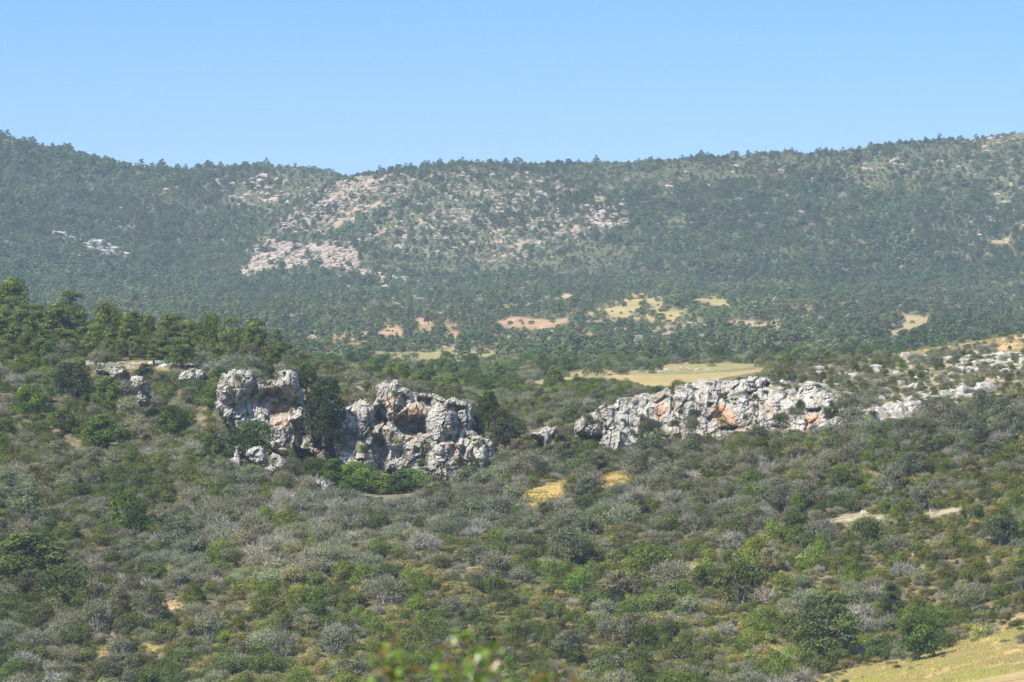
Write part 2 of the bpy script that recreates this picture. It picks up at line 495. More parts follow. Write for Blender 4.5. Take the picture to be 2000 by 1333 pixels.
# (polygon, colour, nearest depth, farthest depth, clear of plants 0..1)
FIELDS = [
 ([(1170,735),(1200,728),(1300,731),(1400,728),(1465,722),(1500,717),(1490,726),(1440,740),(1340,752),(1270,757),(1225,746)], STRAW, 1150, 1720, 1.03),
 ([(1285,718),(1300,712),(1440,710),(1500,713),(1460,720),(1400,724),(1300,724)], GREENISH, 1200, 1800, 1.03),
 ([(1000,750),(1060,742),(1130,724),(1180,721),(1200,728),(1170,736),(1100,744),(1040,754)], STRAW, 1150, 1700, 1),
 ([(1140,612),(1200,592),(1240,572),(1265,574),(1300,586),(1290,600),(1330,608),(1365,622),(1360,632),(1280,630),(1220,622)], STRAW, 2000, 3300, .85),
 ([(1350,583),(1420,585),(1426,600),(1395,596)], STRAW, 2000, 3300, 1),
 ([(1400,627),(1470,626),(1530,632),(1525,641),(1450,636)], SAND, 2000, 3300, .9),
 ([(972,628),(1000,618),(1070,626),(1130,619),(1100,632),(1060,642),(990,641)], REDSOIL, 2000, 3300, .95),
 ([(735,650),(770,632),(800,655),(742,662)], REDSOIL, 1900, 3300, .9),
 ([(800,648),(850,640),(860,656),(830,662)], REDSOIL, 1900, 3300, .7),
 ([(812,620),(842,622),(846,636),(820,638)], REDSOIL, 1900, 3300, 1),
 ([(640,655),(700,655),(715,645),(720,660),(700,671),(650,669)], REDSOIL, 1900, 3300, .9),
 ([(868,648),(896,648),(892,662),(872,660)], REDSOIL, 1900, 3300, 1),
 ([(750,694),(820,687),(872,683),(890,672),(905,684),(950,684),(1000,692),(900,703),(760,702)], GREENISH, 1500, 2600, .9),
 ([(1085,575),(1120,576),(1118,584),(1090,583)], SAND, 2000, 3400, 1),
 ([(1760,615),(1816,617),(1814,630),(1775,645),(1760,642)], TAN, 1500, 3400, 1),
 ([(1740,645),(1762,646),(1760,655),(1742,655)], TAN, 1500, 3400, 1),
 ([(1742,692),(1800,680),(1850,668),(1930,656),(1945,661),(1870,676),(1800,690),(1745,702)], STRAW, 880, 1030, .95),
 ([(1925,668),(1960,655),(2040,640),(2040,690),(1950,692)], SAND, 880, 1030, .8),
 ([(1015,962),(1045,952),(1070,944),(1105,937),(1113,970),(1095,968),(1060,978),(1052,1006),(1042,1016),(1034,990),(1020,975)], YELLOW, 700, 860, 1.04),
 ([(1160,950),(1172,935),(1200,921),(1222,918),(1240,930),(1230,940),(1190,950),(1175,958)], YELLOW, 700, 860, 1.04),
 ([(1345,922),(1362,922),(1365,937),(1350,940)], YELLOW, 700, 860, 1.04),
 ([(1322,1098),(1362,1102),(1350,1137),(1332,1137)], SAND, 690, 860, 1),
 ([(1612,1014),(1640,1006),(1690,1002),(1745,1006),(1748,1014),(1690,1019),(1620,1018)], PALEROCK, 690, 860, 1),
 ([(1803,1002),(1850,992),(1888,991),(1870,1000),(1812,1006)], PALEROCK, 690, 860, 1),
 ([(1510,1060),(1530,1060),(1530,1078),(1512,1074)], SAND, 690, 860, 1),
 ([(172,1272),(200,1262),(222,1258),(216,1276),(195,1283)], TAN, 680, 800, 1),
 ([(278,1258),(320,1248),(322,1256),(296,1272)], YELLOW, 680, 800, .9),
 ([(300,1180),(345,1172),(372,1180),(350,1190),(318,1192)], SAND, 680, 800, .9),
 ([(150,1040),(200,1045),(215,1070),(180,1072)], (0.30, 0.20, 0.14), 690, 860, .5),
 ([(160,716),(240,706),(345,702),(420,712),(350,722),(240,721),(170,726)], TAN, 860, 960, .9),
 ([(1925,470),(1975,462),(1975,476),(1935,480)], TAN, 3300, 3900, .8),
 ([(1545,1345),(1600,1322),(1680,1303),(1750,1291),(1800,1280),(1845,1262),(1900,1234),(1960,1212),(2050,1176),(2300,1150),(2300,1700),(1440,1700),(1500,1400)], (0.42, 0.34, 0.165), 500, 720, 1),
]
MEADOW = FIELDS[-1][0]

# ------------------------------------------------------------------ ground sheet
sdn = np.linspace(-1.35, 1.35, 560)
sout = np.array([1.5, 1.8, 2.4, 3.4, 5, 8, 12])
S = np.concatenate([-sout[::-1], sdn, sout])
D = np.concatenate([np.array([-400, -250, -150, -80, -40]), np.arange(-20, 60, 4), np.arange(60, 600, 15), np.arange(600, 690, 3),
                    np.arange(690, 1060, 1.0), np.arange(1060, 1300, 3), np.arange(1300, 2000, 6), np.arange(2000, 3300, 9),
                    np.arange(3300, 4060, 4.0), np.arange(4060, 5000, 40), np.arange(5000, 9100, 400)])
GS, GD = np.meshgrid(S, D)
GX = GS * np.maximum(GD, 450) * (1000 / F)
GZ = height(GX, GD)
gpx, gpy = proj(GX, np.maximum(GD, 1), GZ)
soil = np.zeros(GX.shape + (4,)); soil[..., 3] = 1
amt = np.zeros(GX.shape)
wob = 7 * fbm(GX / 6.0, GD / 6.0, oct=3, seed=21)
wobf = 4 * fbm(GX / 22.0, GD / 40.0, oct=3, seed=23)
for poly, colr, d0, d1, clr in FIELDS:
    sel = (GD >= d0) & (GD <= d1)
    wb_ = np.where(GD > 1500, wobf * 0.5, wob)
    xs = [p[0] for p in poly]; ys = [p[1] for p in poly]
    sel &= (gpx > min(xs) - 20) & (gpx < max(xs) + 20) & (gpy > min(ys) - 20) & (gpy < max(ys) + 20)
    if not sel.any(): continue
    s_ = sdist(gpx[sel] + wb_[sel], gpy[sel] + 0.4 * wb_[sel], poly)
    a_ = sstep(-3.0, 3.5, s_ + 2.5 * fbm(GX[sel] / np.where(GD[sel] > 1100, 7.0, 1.5), GD[sel] / np.where(GD[sel] > 1100, 16.0, 2.5), oct=2, seed=25)) if poly is not MEADOW else sstep(-6, 8, s_)
    cur = amt[sel]
    new = a_ > cur
    tmp = soil[sel]; tmp[new, :3] = colr; soil[sel] = tmp
    cur[new] = a_[new]; amt[sel] = cur
# trodden earth track across the meadow's lower corner, and redder soil beside it
trk = in_poly(gpx, gpy, MEADOW) & (GD > 500) & (GD < 720)
tr_ = sdist(gpx + 3 * wob, gpy + wob, [(1800, 1345), (1930, 1322), (2060, 1296), (2300, 1250), (2300, 1500), (1700, 1500)])
mk = trk & (tr_ > -8)
k_ = sstep(-8, 8, tr_)[mk][:, None]
soil[mk, :3] = soil[mk, :3] * (1 - k_) + np.array((0.42, 0.285, 0.19)) * k_
tr_ = sdist(gpx + 2 * wob, gpy + wob, [(1900, 1232), (1990, 1192), (2100, 1170), (2100, 1215), (1960, 1250)])
mk = trk & (tr_ > -8)
k_ = 0.7 * sstep(-8, 8, tr_)[mk][:, None]
soil[mk, :3] = soil[mk, :3] * (1 - k_) + np.array((0.36, 0.24, 0.15)) * k_
sdm_ = sdist(gpx, gpy, MEADOW)
mk = trk & (sdm_ > -4) & (sdm_ < 22)
k_ = (1 - sstep(4, 20, sdm_ + wob * 2))[mk][:, None] * 0.85
soil[mk, :3] = soil[mk, :3] * (1 - k_) + np.array((0.27, 0.20, 0.13)) * k_
# rocky pale ground of the far hill
def rock_density(px, py, X, Y):
    """0..1 how much bare rock shows on the far mountain"""
    n1 = fbm(X / 30.0, Y / 45.0, oct=4, seed=31)
    n2 = fbm(X / 9.0, Y / 20.0, oct=3, seed=33)
    r = np.zeros(np.shape(px))
    def add(poly, amount, soft=14):
        nonlocal r
        s = sstep(-soft, soft, sdist(px + 10 * n1, py + 8 * n2, poly))
        r = np.maximum(r, s * amount)
    add([(462,520),(480,490),(530,470),(600,478),(650,470),(700,490),(700,525),(670,535),(600,520),(540,530),(480,545)], 1.15, 7)
    add([(680,525),(720,530),(800,545),(830,560),(770,570),(720,552)], 1.1, 6)
    add([(85,455),(130,460),(190,472),(235,495),(265,505),(240,515),(190,500),(150,480),(90,470)], 1.1, 5)
    add([(200,440),(260,430),(270,455),(230,460)], 0.7, 6)
    add([(410,350),(560,345),(570,400),(470,410)], 0.62, 10)
    add([(530,430),(560,415),(690,345),(760,345),(680,410),(600,440),(545,455)], 0.72, 10)
    add([(600,350),(1000,330),(1250,400),(1230,440),(1050,520),(800,500),(560,460)], 0.54, 25)
    add([(1140,405),(1230,400),(1230,440),(1150,450)], 0.7, 12)
    add([(1900,300),(2100,280),(2100,460),(1920,460)], 0.28, 20)
    add([(1930,265),(2100,260),(2100,285),(1930,285)], 0.45, 8)
    add([(1420,310),(1720,300),(1720,330),(1420,345)], 0.35, 12)
    return r, n1, n2
far = (GD > 3250) & (GD < 4060) & (gpx > -300) & (gpx < 2300)
mcol = np.array([[0.105, 0.115, 0.070]]) * (1 + 0.5 * fbm(GX[far] / 12.0, GD[far] / 18.0, oct=3, seed=37))[:, None]
tmp = soil[far]; cur = amt[far]; nb_ = cur < 0.9
tmp[nb_, :3] = mcol[nb_]; cur[nb_] = 0.9; soil[far] = tmp; amt[far] = cur
r_, n1_, n2_ = rock_density(gpx[far], gpy[far], GX[far], GD[far])
k = sstep(0.42, 0.75, r_ * 0.62 + 0.7 * n2_ + 0.2 * n1_ + 0.25 * fbm(GX[far] / 4.0, GD[far] / 8.0, oct=2, seed=35))
cur = amt[far]; tmp = soil[far]
new = k > cur
pinkv = np.array((0.33, 0.26, 0.21))[None] * (1 + 0.25 * n1_[:, None])
tmp[new, :3] = pinkv[new]; soil[far] = tmp
cur[new] = k[new]; amt[far] = cur
def openings(X, Y, px, py):
    n = fbm(X / 34.0, Y / 55.0, oct=4, seed=111) + 0.35 * fbm(X / 9.0, Y / 14.0, oct=2, seed=113)
    m = sstep(1080, 1180, Y) * (1 - sstep(2900, 3150, Y)) * sstep(560, 700, px) * (1 - sstep(1500, 1750, px) * sstep(1500, 1700, Y))
    return m * sstep(0.09, 0.27, n)
opn = openings(GX, GD, gpx, gpy) * (gpx > -100) * (gpx < 2100)
hn = fbm(GX / 60.0, GD / 90.0, oct=2, seed=115)
ocol = np.where((hn > 0.1)[..., None], np.array([[[0.36, 0.22, 0.14]]]), np.array([[[0.33, 0.275, 0.16]]]))
ocol = np.where((hn < -0.12)[..., None], np.array([[[0.26, 0.25, 0.12]]]), ocol)
new = opn * 0.9 > amt
soil[..., :3] = np.where(new[..., None], ocol, soil[..., :3]); amt = np.where(new, opn * 0.9, amt)
# stony pale ground of the upper right slope
stn = sdist(gpx + wob * 3, gpy + wob, [(1440,745),(1600,725),(1780,695),(1870,665),(2100,640),(2100,790),(1900,790),(1800,810),(1640,800),(1560,770)])
stony = sstep(-15, 15, stn) * (GD > 860) * (GD < 1010) * sstep(-0.02, 0.22, fbm(GX / 5.0, GD / 5.0, oct=4, seed=117))
new = stony * 0.85 > amt
soil[..., :3] = np.where(new[..., None], np.array([[[0.40, 0.36, 0.28]]]), soil[..., :3]); amt = np.where(new, stony * 0.85, amt)
nr, nc = GX.shape
idx = np.arange(nr * nc).reshape(nr, nc)
Q = np.stack([idx[:-1, :-1], idx[:-1, 1:], idx[1:, 1:], idx[1:, :-1]], -1).reshape(-1, 4)
gm = mesh_from('ground', np.stack([GX, GD, GZ], -1).reshape(-1, 3), Q, [M_GROUND],
               {'soil': ('FLOAT_COLOR', 'POINT', soil.reshape(-1, 4)), 'soil_amount': ('FLOAT', 'POINT', amt)}, smooth=True)
ground = tag(link('ground', gm), kind='structure')

# ------------------------------------------------------------------ plant prototypes
def quads_at(C, N, size, aspect, rng, droop=0.0):
    """one small bent leaf patch per centre"""
    n = len(C)
    N = N / (np.linalg.norm(N, axis=1, keepdims=True) + 1e-9)
    R = rng.normal(size=(n, 3))
    T = np.cross(N, R); T /= (np.linalg.norm(T, axis=1, keepdims=True) + 1e-9)
    B = np.cross(N, T)
    s = (size * rng.uniform(0.6, 1.35, n))[:, None]
    a = s * aspect
    V = np.stack([C - T * s - B * a * 0.6, C + T * s * 0.8 - B * a, C + T * s + B * a * 0.6, C - T * s * 0.7 + B * a], 1)
    return V.reshape(-1, 3), np.arange(4 * n).reshape(n, 4)

def crown(rng, lobes, n, leaf, aspect=0.6, jitter=0.5, inner=0.25, under=-0.35):
    """lobes: list of (cx, cy, cz, rx, ry, rz). leaf patches over the lobes' surfaces"""
    lobes = np.array(lobes)
    vol = (lobes[:, 3] * lobes[:, 4] + lobes[:, 3] * lobes[:, 5]) ** 1.0
    pick = rng.choice(len(lobes), n, p=vol / vol.sum())
    dirs = rng.normal(size=(n, 3))
    dirs /= np.linalg.norm(dirs, axis=1, keepdims=True)
    low = dirs[:, 2] < under
    dirs[low, 2] *= -1
    rr = np.where(rng.random(n) < inner, rng.uniform(0.35, 0.9, n), rng.uniform(0.86, 1.12, n))
    bump = 1 + 0.16 * vnoise(dirs[:, 0] * 2.4 + pick * 3.1, dirs[:, 1] * 2.4, dirs[:, 2] * 2.4, 5)
    Lb = lobes[pick]
    C = Lb[:, :3] + dirs * Lb[:, 3:] * (rr * bump)[:, None]
    N = dirs / Lb[:, 3:] + rng.normal(size=(n, 3)) * jitter
    N[:, 2] += 0.25
    lob_v = rng.uniform(0.72, 1.25, len(lobes))
    lob_h = rng.random(len(lobes)) ** 2 * 0.7
    v = lob_v[pick] * rng.uniform(0.72, 1.28, n)
    h = np.clip(lob_h[pick] + rng.uniform(-0.2, 0.2, n), 0, 1)
    return C, N, v, h

def strips(rng, n, start_fn, length, width):
    """thin bare twigs as narrow three-sided spikes"""
    V, Q = [], []
    for i in range(n):
        p, d = start_fn(rng)
        d = d / np.linalg.norm(d)
        l = length * rng.uniform(0.5, 1.3)
        side = np.cross(d, rng.normal(size=3)); side /= np.linalg.norm(side) + 1e-9
        oth = np.cross(d, side)
        w = width * rng.uniform(0.6, 1.3)
        bend = rng.normal(size=3) * l * 0.18
        pts = [p, p + d * l * 0.5 + bend * 0.5, p + d * l + bend]
        ws = [w, w * 0.7, w * 0.25]
        b = len(V)
        for q, ww in zip(pts, ws):
            V += [q + side * ww, q - side * ww * 0.5 + oth * ww * 0.8, q - side * ww * 0.5 - oth * ww * 0.8]
        for k2 in (0, 3):
            for j in range(3):
                Q.append([b + k2 + j, b + k2 + (j + 1) % 3, b + k2 + 3 + (j + 1) % 3, b + k2 + 3 + j])
    return np.array(V).reshape(-1, 3), np.array(Q, int).reshape(-1, 4)

def tube(pts, rad, sides=6):
    pts = [np.array(p, float) for p in pts]
    V, Q = [], []
    for i, p in enumerate(pts):
        d = pts[min(i + 1, len(pts) - 1)] - pts[max(i - 1, 0)]
        d /= np.linalg.norm(d) + 1e-9
        u = np.cross(d, [0.31, 0.95, 0.1]); u /= np.linalg.norm(u) + 1e-9
        w = np.cross(d, u)
        for k2 in range(sides):
            a = 2 * math.pi * k2 / sides
            V.append(p + (u * math.cos(a) + w * math.sin(a)) * rad[i])
    for i in range(len(pts) - 1):
        for k2 in range(sides):
            Q.append([i * sides + k2, i * sides + (k2 + 1) % sides, (i + 1) * sides + (k2 + 1) % sides, (i + 1) * sides + k2])
    return np.array(V), np.array(Q, int)

def cat(parts):
    V, Q, o = [], [], 0
    for v, q in parts:
        V.append(v); Q.append(q + o); o += len(v)
    return np.concatenate(V), np.concatenate(Q)

PROTO = {}     # key -> dict(crown=mesh, wood=mesh or None, joined=mesh, w=width, h=height)
def make_proto(key, species, rng, C, N, v, h, leaf, aspect, wood, m_leaf, m_wood, w, hgt, crown_name, wood_name):
    V, Q = quads_at(C, N, leaf, aspect, rng)
    V[:, 2] = np.maximum(V[:, 2], -0.15)
    at_ = {'v': np.repeat(v, 1), 'hue': h}
    def vv(n_extra=0):
        a = np.concatenate([v, np.ones(n_extra)]); c = np.stack([a, a, a, np.ones_like(a)], -1)
        return {'v': ('FLOAT_COLOR', 'FACE', c), 'hue': ('FLOAT', 'FACE', np.concatenate([h, np.zeros(n_extra)]))}
    cm = mesh_from(key + '_' + crown_name, V, Q, [m_leaf], vv())
    wv, wq = wood
    wm = mesh_from(key + '_' + wood_name, wv, wq, [m_wood])
    jv, jq = cat([(V, Q), (wv, wq)])
    jm = mesh_from(key, jv, jq, [m_leaf, m_wood], vv(len(wq)), [0] * len(Q) + [1] * len(wq))
    PROTO[key] = dict(crown=cm, wood=wm, joined=jm, w=w, h=hgt, species=species, cn=crown_name, wn=wood_name)

def dome_lobes(rng, w, h, n, base=0.3, rmin=0.28, rmax=0.5, peak=1.0):
    r = w / 2
    out = [(0, 0, h * 0.42, r * 0.62, r * 0.62, h * 0.5)]
    for i in range(n):
        a = rng.uniform(0, 2 * math.pi); q = math.sqrt(rng.random()) * 0.72
        rr = r * rng.uniform(rmin, rmax)
        z = h * (base + (1 - base) * peak * (1 - q * q) * rng.uniform(0.55, 0.9))
        out.append((math.cos(a) * q * r, math.sin(a) * q * r, max(z - rr * 0.5, rr * 0.4), rr, rr * rng.uniform(.8, 1.1), rr * rng.uniform(0.6, 0.95) * min(1.2, h / r)))
    for i in range(6):
        a = i * 1.05 + rng.uniform(-.3, .3); rr = r * rng.uniform(0.26, 0.38)
        out.append((math.cos(a) * r * 0.66, math.sin(a) * r * 0.66, rr * 0.45, rr, rr, rr * 0.95))
    return out

def shrub(key, species, seed, w, h, nl, n, leaf, twigs=0, twl=0.7, tww=0.028, m_leaf=None, spiky=0, base=0.3, peak=1.0, jitter=0.5):
    rng = np.random.default_rng(seed)
    lob = dome_lobes(rng, w, h, nl, base=base, peak=peak)
    C, N, v, hu = crown(rng, lob, n, leaf, jitter=jitter)
    keep = C[:, 2] > -0.05
    C, N, v, hu = C[keep], N[keep], v[keep], hu[keep]
    if spiky:
        k = rng.random(len(C)) < spiky
        C[k] += (C[k] - np.array([0, 0, h * 0.2])) * rng.uniform(0.03, 0.2, (k.sum(), 1))
    la = np.array(lob)
    def st(r):
        L_ = la[r.integers(len(la))]
        d = r.normal(size=3); d[2] = abs(d[2]) * 0.9 + 0.15; d /= np.linalg.norm(d)
        return L_[:3] + d * L_[3:] * r.uniform(0.5, 0.85), d + r.normal(size=3) * 0.25
    parts = []
    if twigs: parts.append(strips(rng, twigs, st, twl, tww))
    for i in range(5):      # stems
        a = rng.uniform(0, 6.28); q = rng.uniform(0.25, 0.55) * w / 2
        e_ = np.array([math.cos(a) * q, math.sin(a) * q, h * rng.uniform(0.5, 0.8)])
        parts.append(tube([(e_[0] * 0.02, e_[1] * 0.02, -0.4), e_ * [0.45, 0.45, 0.45], e_], [0.07 * h / 2, 0.05 * h / 2, 0.02], 5))
    make_proto(key, species, rng, C, N, v, hu, leaf, 0.6, cat(parts), m_leaf or M_LEAF, M_TWIG, w, h, 'foliage', 'branches')

# grey twiggy wild olives and dead-looking scrub
for i, (w, h) in enumerate([(4.0, 3.0), (3.4, 3.0), (4.6, 2.8)]):
    shrub(f'grey_shrub_{"abc"[i]}', 'grey', 100 + i, w, h, 14, 2100, 0.078, twigs=260, twl=0.6, tww=0.02)
for i, (w, h) in enumerate([(3.2, 2.2), (4.2, 2.0)]):
    shrub(f'bare_shrub_{"abc"[i]}', 'bare', 110 + i, w, h, 9, 600, 0.075, twigs=520, twl=0.75, tww=0.026)
for i, (w, h) in enumerate([(3.6, 2.4), (3.0, 2.6), (4.6, 2.3)]):
    shrub(f'green_shrub_{"abc"[i]}', 'green', 120 + i, w, h, 13, 2100, 0.082)
for i, (w, h) in enumerate([(2.6, 1.3), (3.4, 1.2)]):
    shrub(f'broom_shrub_{"abc"[i]}', 'broom', 130 + i, w, h, 10, 1500, 0.065, twigs=60, twl=0.4, tww=0.018, spiky=0.4, base=0.45)
for i, (w, h) in enumerate([(2.8, 2.9), (3.4, 2.6)]):
    shrub(f'juniper_shrub_{"abc"[i]}', 'juniper', 140 + i, w, h, 12, 2100, 0.075, spiky=0.55, base=0.2, peak=1.1)

def bluff_tree(key, species, seed, w, h, nl, n, leaf, clear=0.2, m_leaf=None, flat=0.7, bark=None, aspect=0.6, under=-0.35):
    """a tree with trunk, limbs and separate leaf masses at the limbs' ends"""
    rng = np.random.default_rng(seed)
    lobes, parts = [], []
    lean = rng.normal(size=2) * 0.06 * h
    top = np.array([lean[0], lean[1], h * 0.82])
    tr = [np.array([0, 0, -0.5]), np.array([lean[0] * .2, lean[1] * .2, h * 0.25]), np.array([lean[0] * .6, lean[1] * .6, h * 0.55]), top]
    r0 = 0.028 * h + 0.05
    parts.append(tube(tr, [r0 * 1.2, r0 * 0.85, r0 * 0.55, r0 * 0.15], 7))
    for i in range(nl):
        t = (i + 0.5) / nl
        z = h * (clear + (0.93 - clear) * t) + rng.normal() * 0.03 * h
        a = i * 2.4 + rng.normal() * 0.4
        env = (1 - ((t - 0.30) / 0.85) ** 2) if t > 0.3 else (0.72 + 0.28 * t / 0.3)
        q = (w / 2) * max(env, 0.12) * rng.uniform(0.45, 0.8)
        rr = w * rng.uniform(0.15, 0.235) * (1.1 - 0.35 * t)
        c = np.array([math.cos(a) * q + lean[0] * t, math.sin(a) * q + lean[1] * t, min(z, h - rr * flat)])
        lobes.append((c[0], c[1], c[2], rr, rr * rng.uniform(.8, 1.15), rr * flat * rng.uniform(.8, 1.15)))
        zb = c[2] - h * rng.uniform(0.08, 0.16)
        s0 = np.array([lean[0] * t * .7, lean[1] * t * .7, max(zb, h * 0.12)])
        mid = (s0 + c) / 2 + np.array([0, 0, -0.02 * h])
        parts.append(tube([s0, mid, c], [r0 * 0.38 * (1.1 - t), r0 * 0.26, r0 * 0.08], 5))
    lobes.append((lean[0], lean[1], h * 0.9, w * 0.14, w * 0.14, h * 0.09))
    C, N, v, hu = crown(rng, lobes, n, leaf, jitter=0.6, under=under)
    make_proto(key, species, rng, C, N, v, hu, leaf, aspect, cat(parts), m_leaf or M_LEAF, bark or M_BARK, w, h, 'crown', 'trunk')

for i, (w, h) in enumerate([(6.5, 8.0), (5.6, 7.6), (7.4, 7.2), (5.2, 8.4)]):
    bluff_tree(f'pine_tree_{"abcd"[i]}', 'pine', 200 + i, w, h, 20, 6500, 0.115, clear=0.22, m_leaf=M_NEEDLE, flat=0.55)
for i, (w, h) in enumerate([(6.0, 5.0), (5.0, 5.4)]):
    bluff_tree(f'green_tree_{"ab"[i]}', 'broadleaf', 210 + i, w, h, 16, 5200, 0.115, clear=0.16, flat=0.8)
for i, (w, h) in enumerate([(5.2, 4.4), (4.6, 3.8)]):
    bluff_tree(f'olive_tree_{"ab"[i]}', 'olive', 220 + i, w, h, 14, 3600, 0.09, clear=0.3, flat=0.75, bark=M_TWIG)
# lighter versions for the distance
for i, (w, h) in enumerate([(5.0, 6.0), (6.0, 5.2), (4.4, 5.4), (6.4, 4.4)]):
    bluff_tree(f'mountain_pine_{"abcd"[i]}', 'farpine', 230 + i, w, h, 11, 560, 0.30, clear=0.22, m_leaf=M_NEEDLE, flat=0.6)
for i, (w, h) in enumerate([(3.6, 2.5), (4.2, 2.2), (3.0, 2.6)]):
    shrub(f'mountain_shrub_{"abc"[i]}', 'farshrub', 240 + i, w, h, 7, 190, 0.27, twigs=0)
shrub('mountain_grey_a', 'fargrey', 245, 3.6, 2.4, 7, 150, 0.22, twigs=90, twl=0.9, tww=0.06)
def cypress():
    rng = np.random.default_rng(9)
    lob = [(0, 0, 1.0 + 1.15 * i, 0.85 * s, 0.85 * s, 1.3) for i, s in enumerate([.7, .95, 1, 1, .95, .85, .7, .5, .3])]
    C, N, v, hu = crown(rng, lob, 1100, 0.2, jitter=0.4, under=-2)
    make_proto('cypress_tree_a', 'cypress', rng, C, N, v, hu, 0.2, 0.6, tube([(0, 0, -.5), (0, 0, 3), (0, 0, 9)], [.2, .15, .03]), M_LEAF, M_BARK, 1.9, 11.5, 'crown', 'trunk')
cypress()

# ------------------------------------------------------------------ boulders
def boulder_mesh(key, seed, sub, mat, flat=0.7, cuts=9):
    rng = np.random.default_rng(seed)
    bm = bmesh.new(); bmesh.ops.create_icosphere(bm, subdivisions=sub, radius=1.0)
    V = np.array([v.co[:] for v in bm.verts]); T = np.array([[v.index for v in f.verts] for f in bm.faces]); bm.free()
    for i in range(cuts):
        n = rng.normal(size=3); n[2] = abs(n[2]) * 0.6; n /= np.linalg.norm(n)
        k = rng.uniform(0.55, 0.85)
        d = V @ n
        V = V - np.outer(np.maximum(d - k, 0) * 0.85, n)
    r = 1 + 0.22 * fbm(V[:, 0] * 1.6 + seed, V[:, 1] * 1.6, V[:, 2] * 1.6, 4, seed) + 0.07 * fbm(V[:, 0] * 6, V[:, 1] * 6, V[:, 2] * 6, 3, seed + 3)
    V = V * r[:, None] * np.array([1, 0.85, flat])
    V[:, 2] += 0.25 * flat
    z = np.zeros(len(V))
    st = np.clip(fbm(V[:, 0] * 1.2 + 5, V[:, 1] * 1.2, V[:, 2] * 1.2, 2, seed + 8) * 1.5 - 0.5, 0, 0.8)
    me = mesh_from(key, V, T, [mat], {'stain': ('FLOAT', 'POINT', st), 'growth': ('FLOAT', 'POINT', z)})
    return me
BOULD = {}
for i in range(4):
    BOULD[f'boulder_{"abcd"[i]}'] = boulder_mesh(f'boulder_{"abcd"[i]}', 300 + i, 4, M_ROCK, [0.7, 0.85, 0.5, 0.62][i])
for i in range(3):
    BOULD[f'hill_rock_{"abc"[i]}'] = boulder_mesh(f'hill_rock_{"abc"[i]}', 310 + i, 3, M_ROCKF, [0.5, 0.65, 0.4][i], 11)

# ------------------------------------------------------------------ cliffs as carved relief with real thickness
def zc(pts, ox, oy, s=3.3333):
    return [(ox + x / s, oy + y / s) for x, y in pts]

